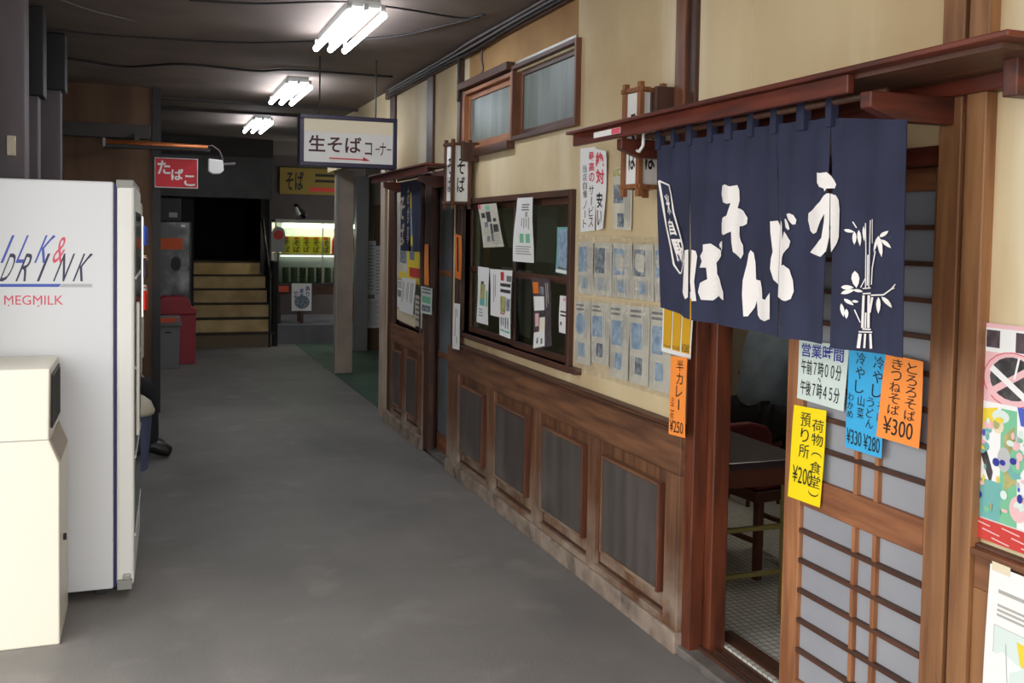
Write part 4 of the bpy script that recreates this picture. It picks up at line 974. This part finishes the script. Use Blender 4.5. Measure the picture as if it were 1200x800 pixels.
tag(B('cardboard_box', -.05, .06, 12.05, 12.3, 0, .28, 'frame_grey', None, .004), 'small grey carton beside the grey waste bin', 'box')

# ---- stairs
t = thing('staircase', 'flight of cream-faced wooden steps at the far end', 'stairs', (1.15, 14.8, 0))
for k in range(6):
    y = 14.12+k*.22; z = .195*k
    B('riser', .60, 1.66, y, y+.02, z, z+.175, 'stair_riser' if k else 'stair_base', t)
    B('tread', .60, 1.68, y-.012, y+.26, z+.175, z+.195, 'stair_tread', t, .003)
    B('step_core', .60, 1.66, y+.02, y+.24, 0, z+.175, 'stair_base', t)
B('landing', .60, 1.66, 15.46, 18.3, 0, 1.17, 'stair_base', t)
MB().tube([(1.62, 14.06, 0), (1.62, 14.06, 1.0)], .016, 8).build('handrail_post', 'black', t); MB().tube([(1.62, 15.3, 1.17), (1.62, 15.3, 2.0)], .016, 8).build('handrail_post', 'black', t)
MB().tube([(1.62, 14.02, .97), (1.62, 15.34, 1.98)], .018, 8).build('handrail', 'black', t)

# ---- kiosk display case
t = thing('display_case', 'lit glass display case of the kiosk beside the stairs', 'display case', (2.3, 14.9, .27))
x0, x1, y0, y1 = 1.76, 3.0, 14.7, 15.1
B('base_board', x0, x1, y0, y1, .83, .87, 'dark_metal', t, .004); B('top_board', x0, x1, y0, y1, 1.76, 1.81, 'aluminium', t, .004); B('back_board', x0, x1, y1-.02, y1, .87, 1.76, 'white', t)
B('shelf', x0+.02, x1-.02, y0+.03, y1-.02, 1.29, 1.305, 'sign_cream', t)
for x in (x0, x1-.02): B('case_post', x, x+.02, y0, y0+.02, .87, 1.76, 'aluminium', t)
B('case_post', 2.45, 2.465, y0, y0+.015, .87, 1.76, 'aluminium', t)
B('front_glass', x0+.02, x1-.02, y0+.004, y0+.008, .87, 1.76, 'window_glass', t)
MB().tube([(x0+.12, y0+.07, 1.72), (x1-.05, y0+.07, 1.72)], .03, 10).build('lamp_tube', 'case_lamp', t, smooth=True)
MB().tube([(x0+.12, y1-.08, 1.262), (x1-.05, y1-.08, 1.262)], .012, 8).build('lamp_tube', 'case_fill_lamp', t, smooth=True)  # extra tube added under the shelf to brighten the tins
for x in (x0+.05, x0+.38, x1-.1): 
    B('leg', x, x+.05, y0+.05, y0+.1, .27, .83, 'wood_dark', t); B('leg', x, x+.05, y1-.1, y1-.05, .27, .83, 'wood_dark', t)
B('skirt', x0, x1, y0+.02, y0+.05, .70, .83, 'wood_dark_h', t)
for k in range(5):
    xx = 1.88+k*.145
    g = B('gift_box', xx, xx+.132, 14.80, 14.90, 1.306, 1.56, 'can_yellow', None, .004); tag(g, ['leftmost', 'second from left', 'middle', 'second from right', 'rightmost'][k]+' yellow gift box on the lit kiosk shelf', 'box', 'yellow boxes in the kiosk case')
    mb = MB(); ff = lambda a, b, xx=xx: V((xx+.132*a, 14.7985, 1.56-.254*b)); put_text(mb, ff, 'そば', .12, .85, .2, .95, vertical=True, bold=.02); mb.build('lettering', 'ink', g)
    B('seal', xx+.03, xx+.09, 14.7975, 14.799, 1.515, 1.55, 'can_red', g)
for k, xx in enumerate((2.62, 2.75, 2.87)):
    mb = MB().prism([(xx, 1.306), (xx+.12, 1.306), (xx+.12, 1.5), (xx+.085, 1.58), (xx+.035, 1.58), (xx, 1.5)], 'y', 14.76, 14.86).build('snack_packet', 'can_red', None, bevel=.006); tag(mb, ['left', 'middle', 'right'][k]+' red snack packet on the lit kiosk shelf', 'packet', 'red packets in the kiosk case')
n = 0
for r_ in range(2):
    for k in range(8):
        xx = 1.93+k*.125
        q = MB().lathe([(.045, .871+.115*r_), (.05, .876+.115*r_), (.05, .975+.115*r_), (.045, .985+.115*r_)], xx, 14.80, 12).build('food_tin', 'tin', None); tag(q, ['bottom', 'top'][r_]+'-row metal food tin in the kiosk case, '+['first', 'second', 'third', 'fourth', 'fifth', 'sixth', 'seventh', 'eighth'][k]+' from the left', 'tin', 'tins in the kiosk case')
# cards and posters about the kiosk
q = onY(314, 268, 14.66); 
t = thing('price_card', 'white card with a round red emblem at the left end of the kiosk', 'card', (1.75, 14.64, 1.2))
MB().prism([(1.80+.10*cos(pi*k/10), 1.57+.13*sin(pi*k/10)) for k in range(11)]+[(1.70, 1.33), (1.90, 1.33)], 'y', 14.63, 14.645).build('board', 'frame_grey', t)
MB().prism([(1.80+.07*cos(pi*k/10), 1.575+.07*sin(pi*k/10)) for k in range(20)], 'y', 14.625, 14.63).build('emblem', 'print_red', t)
B('stand_post', 1.79, 1.81, 14.645, 14.66, .27, 1.4, 'dark_metal', t)
tag(B('price_strip', 1.78, 1.96, 14.67, 14.69, .74, .83, 'orange_plastic', None), 'orange strip under the left end of the kiosk case', 'card')
a = onY(342, 332, 14.66); b = onY(365, 364, 14.66)
ps = B('wall_poster', a.x, b.x, 14.66, 14.67, b.z, a.z, 'paper', None); tag(ps, 'white poster with blue lettering hung below the kiosk case', 'poster')
mb = MB(); ff = lambda u, v: V((a.x+(b.x-a.x)*u, 14.658, a.z+(b.z-a.z)*v))
for i_ in range(3): put_text(mb, ff, ['あり', 'ます', '切手'][i_], .68-i_*.3, .92-i_*.3, .08+.1*i_, .5+.03*i_, vertical=True, bold=.02)
mb.build('lettering', 'ink_blue', ps); MB().prism([(a.x+.15+.11*cos(k*pi/8), b.z+.13+.10*sin(k*pi/8)) for k in range(16)], 'y', 14.656, 14.66).build('printed_area', 'print_photo', ps)
a = onY(328, 196, 16.29); b = onY(396, 229, 16.29)
ps = B('wall_sign', a.x, b.x, 16.27, 16.3, b.z, a.z, 'sign_yellow_dimmed', None); tag(ps, 'wide yellow sign on the dim wall above the kiosk', 'sign')
mb = MB(); ff = lambda u, v: V((a.x+(b.x-a.x)*u, 16.268, a.z+(b.z-a.z)*v)); put_text(mb, ff, 'そば', .1, .4, .12, .85, bold=.02); quad(mb, ff, .6, .2, .95, .3); quad(mb, ff, .6, .42, .95, .52); mb.build('lettering', 'ink', ps)
mb = MB(); quad(mb, ff, .5, .72, .95, .88); mb.build('printed_area', 'print_red', ps)
# bird ornament
t = thing('bird_figurine', 'small black and white bird ornament on top of the kiosk case', 'figurine', (2.14, 14.9, 1.81))
def skin(name, verts, edges, radii, m, parent=None, sub=2):
    me = bpy.data.meshes.new(name); me.from_pydata([tuple(v) for v in verts], edges, []); o = bpy.data.objects.new(name, me); COL.objects.link(o)
    md = o.modifiers.new('skin', 'SKIN'); md.use_smooth_shade = True
    for i, sv in enumerate(me.skin_vertices[0].data):
        r = radii[i]; sv.radius = r if isinstance(r, tuple) else (r, r); sv.use_root = (i == 0)
    sd = o.modifiers.new('subsurf', 'SUBSURF'); sd.levels = sub; sd.render_levels = sub
    me.materials.append(M(m))
    if parent: put(o, parent)
    return o
skin('body', [(2.17, 14.9, 1.88), (2.12, 14.9, 1.96), (2.10, 14.9, 2.03), (2.25, 14.9, 1.86), (2.05, 14.9, 2.02)], [(0, 1), (1, 2), (0, 3), (2, 4)], [.065, .05, .042, .02, .008], 'black', t)
skin('breast', [(2.14, 14.86, 1.87), (2.10, 14.86, 1.94), (2.085, 14.865, 2.0)], [(0, 1), (1, 2)], [.04, .03, .018], 'white', t)
B('stand', 2.10, 2.22, 14.85, 14.95, 1.811, 1.83, 'black', t, .004)
# papers on the recess wall
for k, (p, lb) in enumerate((((430, 282, 440, 345), 'news sheet on the recess wall, upper left'), ((440, 288, 446, 350), 'tall white sheet on the recess wall'), ((430, 350, 446, 384), 'low white news sheet on the recess wall'))):
    a = onY(p[0], p[1], 13.4); b = onY(p[2], p[3], 13.4)
    q = B('notice', a.x, b.x, 13.405, 13.415, b.z, a.z, 'paper', None); tag(q, lb, 'notice')
    mb = MB(); ff = lambda u, v, a=a, b=b: V((a.x+(b.x-a.x)*u, 13.403, a.z+(b.z-a.z)*v))
    for j in range(14): quad(mb, ff, .12, .08+j*.062, .88-.1*(j % 3), .1+j*.062)
    mb.build('lettering', 'print_light', q)

# ---- shop interior: table, chairs, diner
t = thing('dining_table', 'dark-topped dining table with olive legs just inside the doorway', 'table', (2.3, 3.6, .06))
tx0, tx1, ty0, ty1 = 2.12, 2.56, 3.32, 3.95
B('table_top', tx0, tx1, ty0, ty1, .70, .73, 'table_top', t, .006); B('apron', tx0+.03, tx1-.03, ty0+.03, ty1-.03, .62, .70, 'chair_wood', t)
for x in (tx0+.04, tx1-.085):
    for y in (ty0+.04, ty1-.085): B('leg', x, x+.035, y, y+.035, .06, .62, 'olive_wood', t, .003)
for z in (.24, .43): B('stretcher', tx0+.07, tx1-.08, ty0+.05, ty0+.065, z, z+.018, 'olive_wood', t)
ms = thing('menu_stand', 'small white folded menu card on the dining table', 'card', (2.2, 3.55, .73)); MB().prism([(3.52, .73), (3.60, .73), (3.565, .80)], 'x', 2.19, 2.26).build('card', 'paper', ms)
def chair(label, cx, cy, rz):
    t = thing('dining_chair', label, 'chair', (cx, cy, .06), 'chairs at the table inside the shop')
    R = Matrix.Rotation(rz, 4, 'Z'); O = V((cx, cy, .06))
    def bx(name, a, m, par=t, bev=.004):
        mb = MB().box(*a); mb.v = [tuple(R @ V(v)+O) for v in mb.v]; return mb.build(name, m, par, bev)
    bx('seat_frame', (-.2, .2, -.2, .2, .36, .41), 'chair_wood'); bx('seat', (-.19, .19, -.19, .19, .41, .455), 'vinyl_red', bev=.02)
    for x in (-.19, .155):
        bx('leg', (x, x+.035, -.2, -.165, 0, .36), 'chair_wood'); bx('leg', (x, x+.035, .165, .2, 0, .62), 'chair_wood')
        bx('stretcher', (x+.008, x+.026, -.165, .165, .16, .185), 'chair_wood')
    mb = MB().prism([(-.21, .47), (.21, .47), (.21, .58), (.18, .625), (.08, .65), (-.08, .65), (-.18, .625), (-.21, .58)], 'y', .14, .20); mb.v = [tuple(R @ V(v)+O) for v in mb.v]; mb.build('backrest', 'vinyl_red', t, .015)
    return t
chair('red vinyl dining chair nearest the door stile, at the far side of the table', 2.78, 3.98, radians(8))
chair('red vinyl dining chair half hidden by the door jamb, behind the table', 2.58, 4.45, radians(8))

def person(label, J, shirt, trousers, loc, hairm='hair_black'):
    """one continuous skinned body; shirt, trousers, shoes and hair are its children"""
    t = thing('person', label, 'person', loc)
    names = list(J); idx = {n: i for i, n in enumerate(names)}
    rad = {'pelvis': .115, 'waist': .105, 'chest': .115, 'neck': .05, 'headb': .075, 'head': .095, 'crown': .06}
    for s in 'lr':
        rad.update({s+'hip': .085, s+'knee': .058, s+'ankle': .038, s+'toe': .034, s+'sh': .052, s+'elbow': .042, s+'wrist': .028, s+'palm': .032})
        for k in range(5): rad[s+f'f{k}a'] = .009; rad[s+f'f{k}b'] = .008
    for s in 'lr':
        w_ = V(J[s+'wrist']); e_ = V(J[s+'elbow']); d = (w_-e_).normalized(); side = d.cross(V((0, 0, 1))).normalized(); dn = side.cross(d)
        J[s+'palm'] = w_+d*.07
        for k in range(5):
            off = (k-2)*.018 if k else -.045
            base = w_+d*(.05 if k == 0 else .10)+side*off; ln = [.035, .04, .046, .043, .034][k]
            J[s+f'f{k}a'] = base+d*ln*.6-dn*.006*(1 if k else 2); J[s+f'f{k}b'] = base+d*ln*1.3+(dn if dn.z < 0 else -dn)*.022
    E_ = [('pelvis', 'waist'), ('waist', 'chest'), ('chest', 'neck'), ('neck', 'headb'), ('headb', 'head'), ('head', 'crown')]
    for s in 'lr':
        E_ += [('pelvis', s+'hip'), (s+'hip', s+'knee'), (s+'knee', s+'ankle'), (s+'ankle', s+'toe'), ('chest', s+'sh'), (s+'sh', s+'elbow'), (s+'elbow', s+'wrist'), (s+'wrist', s+'palm')]
        for k in range(5): E_ += [(s+'palm', s+f'f{k}a'), (s+f'f{k}a', s+f'f{k}b')]
    names = list(J); idx = {n: i for i, n in enumerate(names)}
    def sub(nm, keys, k, m, extra=0):
        ks = [q for q in names if q in keys]; ii = {q: i for i, q in enumerate(ks)}
        return skin(nm, [J[q] for q in ks], [(ii[a], ii[b]) for a, b in E_ if a in ii and b in ii], [rad[q]*k+extra for q in ks], m, t)
    sub('body', set(names), 1, 'skin')
    rad['neck'] = .075
    sub('shirt', {'pelvis', 'waist', 'chest', 'neck', 'lsh', 'rsh', 'lelbow', 'relbow'}, 1.32, shirt, .02); rad['pelvis'] = .10
    sub('trousers', {'pelvis', 'lhip', 'rhip', 'lknee', 'rknee', 'lankle', 'rankle'}, 1.1, trousers, .014)
    for s in 'lr':
        a_, b_ = V(J[s+'ankle']), V(J[s+'toe']); h = a_+(a_-b_)*.25; h.z = b_.z
        skin('shoe', [a_+V((0, 0, .055)), a_, h, b_, b_+(b_-a_)*.25], [(0, 1), (1, 2), (1, 3), (3, 4)], [.05, .056, .044, .05, .034], 'shoe_black', t)
    hd = V(J['head']); cr = V(J['crown']); up_ = (cr-V(J['headb'])).normalized(); fwd = V(J['face'+'']) if False else None
    return t, hd, up_
def face(t, hd, up_, fw):
    fw = fw.normalized(); sd = fw.cross(up_).normalized()
    c = hd-fw*.022+up_*.022; mb = MB(); vs = []; fs = []; n = 14
    for i in range(10):
        th = pi*(i/9)*.62
        for k in range(n):
            ph = 2*pi*k/n; drop = .03*(1-cos(ph))*.5*(i/9)
            vs.append(c+up_*(.112*cos(th)-drop)+(fw*cos(ph)+sd*sin(ph))*(.108*sin(th)+.001))
    for i in range(9):
        for k in range(n): fs.append((i*n+k, i*n+(k+1) % n, (i+1)*n+(k+1) % n, (i+1)*n+k))
    mb.add(vs, fs).build('hair', 'hair_black', t, smooth=True)
    for s in (-1, 1):
        c = hd+fw*.088+sd*s*.034+up_*.005; MB().lathe([(.001, -.008), (.008, -.005), (.010, 0), (.008, .005), (.001, .008)], 0, 0, 10).build('eye', 'white', t).location = tuple(c-V(t.location))
        e = skin('ear', [hd+sd*s*.092+up_*.01, hd+sd*s*.095-up_*.03], [(0, 1)], [.016, .012], 'skin', t)
    skin('nose', [hd+fw*.09-up_*.005, hd+fw*.108-up_*.035], [(0, 1)], [.009, .013], 'skin', t)
    skin('mouth', [hd+fw*.088-up_*.062-sd*.022, hd+fw*.09-up_*.064+sd*.022], [(0, 1)], [.006, .006], 'vinyl_red', t)
# diner bent over a table further in
f = V((.93, .25, 0)).normalized(); s = V((f.y, -f.x, 0)); hp = V((3.43, 4.95, .56))
J = {'pelvis': hp, 'waist': hp+f*.05+V((0, 0, .17)), 'chest': hp+f*.20+V((0, 0, .42)), 'neck': hp+f*.32+V((0, 0, .58)), 'headb': hp+f*.38+V((0, 0, .66)), 'head': hp+f*.42+V((0, 0, .74)), 'crown': hp+f*.44+V((0, 0, .83)),
     'lhip': hp+s*-.1, 'rhip': hp+s*.1, 'lknee': hp+f*.44+s*-.13+V((0, 0, -.03)), 'rknee': hp+f*.44+s*.13+V((0, 0, -.03)), 'lankle': hp+f*.40+s*-.13+V((0, 0, -.42)), 'rankle': hp+f*.40+s*.13+V((0, 0, -.42)), 'ltoe': hp+f*.55+s*-.13+V((0, 0, -.455)), 'rtoe': hp+f*.55+s*.13+V((0, 0, -.455)),
     'lsh': hp+f*.24+s*-.19+V((0, 0, .47)), 'rsh': hp+f*.24+s*.19+V((0, 0, .47)), 'lelbow': hp+f*.38+s*-.24+V((0, 0, .24)), 'relbow': hp+f*.38+s*.24+V((0, 0, .24)), 'lwrist': hp+f*.60+s*-.15+V((0, 0, .22)), 'rwrist': hp+f*.60+s*.15+V((0, 0, .22))}
J = {k: V(v) for k, v in J.items()}
t, hd, u_ = person('person in a grey-blue shirt bent over a table inside the shop, seen from behind', J, 'shirt', 'trousers_dark', (hp.x, hp.y, .06)); face(t, hd, u_, f+V((0, 0, -.4)))
def stool(label, cx, cy, z0, h, grp=None):
    t = thing('stool', label, 'stool', (cx, cy, z0))
    MB().lathe([(.15, z0+h-.05), (.16, z0+h-.04), (.16, z0+h-.01), (.14, z0+h)], cx, cy, 20).build('seat', 'vinyl_red', t)
    for k in range(4):
        a = pi/4+k*pi/2; MB().tube([(cx+.11*cos(a), cy+.11*sin(a), z0+h-.05), (cx+.15*cos(a), cy+.15*sin(a), z0)], .012, 8).build('leg', 'chair_wood', t)
stool('round stool under the diner in the grey-blue shirt', hp.x-.02, hp.y, .06, .39)
t = thing('dining_table', 'farther dining table in front of the person in the grey-blue shirt', 'table', (4.1, 5.1, .06))
B('table_top', 3.78, 4.5, 4.6, 5.7, .70, .73, 'table_top', t, .006)
for x in (3.82, 4.42):
    for y in (4.64, 5.62): B('leg', x, x+.04, y, y+.04, .06, .70, 'olive_wood', t)
# person sitting behind the fridge
f = V((1, .05, 0)).normalized(); s = V((f.y, -f.x, 0)); hp = V((-.42, 7.42, .50))
J = {'pelvis': hp, 'waist': hp+V((0, 0, .17)), 'chest': hp+f*.03+V((0, 0, .42)), 'neck': hp+f*.06+V((0, 0, .60)), 'headb': hp+f*.09+V((0, 0, .68)), 'head': hp+f*.11+V((0, 0, .76)), 'crown': hp+f*.11+V((0, 0, .85)),
     'lhip': hp+s*-.1, 'rhip': hp+s*.1, 'lknee': hp+f*.42+s*-.11+V((0, 0, .03)), 'rknee': hp+f*.42+s*.11+V((0, 0, .03)), 'lankle': hp+f*.43+s*-.10+V((0, 0, -.41)), 'rankle': hp+f*.45+s*.08+V((0, 0, -.41)), 'ltoe': hp+f*.53+s*-.10+V((0, 0, -.455)), 'rtoe': hp+f*.56+s*.08+V((0, 0, -.455)),
     'lsh': hp+f*.03+s*-.2+V((0, 0, .48)), 'rsh': hp+f*.03+s*.2+V((0, 0, .48)), 'lelbow': hp+f*.08+s*-.24+V((0, 0, .22)), 'relbow': hp+f*.08+s*.24+V((0, 0, .22)), 'lwrist': hp+f*.28+s*-.12+V((0, 0, .13)), 'rwrist': hp+f*.28+s*.12+V((0, 0, .13))}
J = {k: V(v) for k, v in J.items()}
t, hd, u_ = person('seated person in black mostly hidden behind the fridge, black shoes showing', J, 'trousers_dark', 'trousers_dark', (hp.x, hp.y, 0)); face(t, hd, u_, f)
stool('round stool under the person in black behind the fridge', hp.x, hp.y, 0, .38)

# ---- fill lamps added inside the shop, out of view, to brighten diner and windows
for y, wh in ((4.3, 'nearer'), (6.8, 'farther')):
    t = thing('ceiling_light', f'{wh} of the two unseen ceiling lamps added to brighten the noodle shop', 'light', (3.6, y, CH), 'added fill lamps inside the shop')
    B('housing', 3.52, 3.68, y-.4, y+.4, CH-.05, CH, 'frame_grey', t, .006)
    MB().tube([(3.6, y-.38, CH-.08), (3.6, y+.38, CH-.08)], .02, 10).build('tube', 'shop_fill_tube', t, smooth=True)
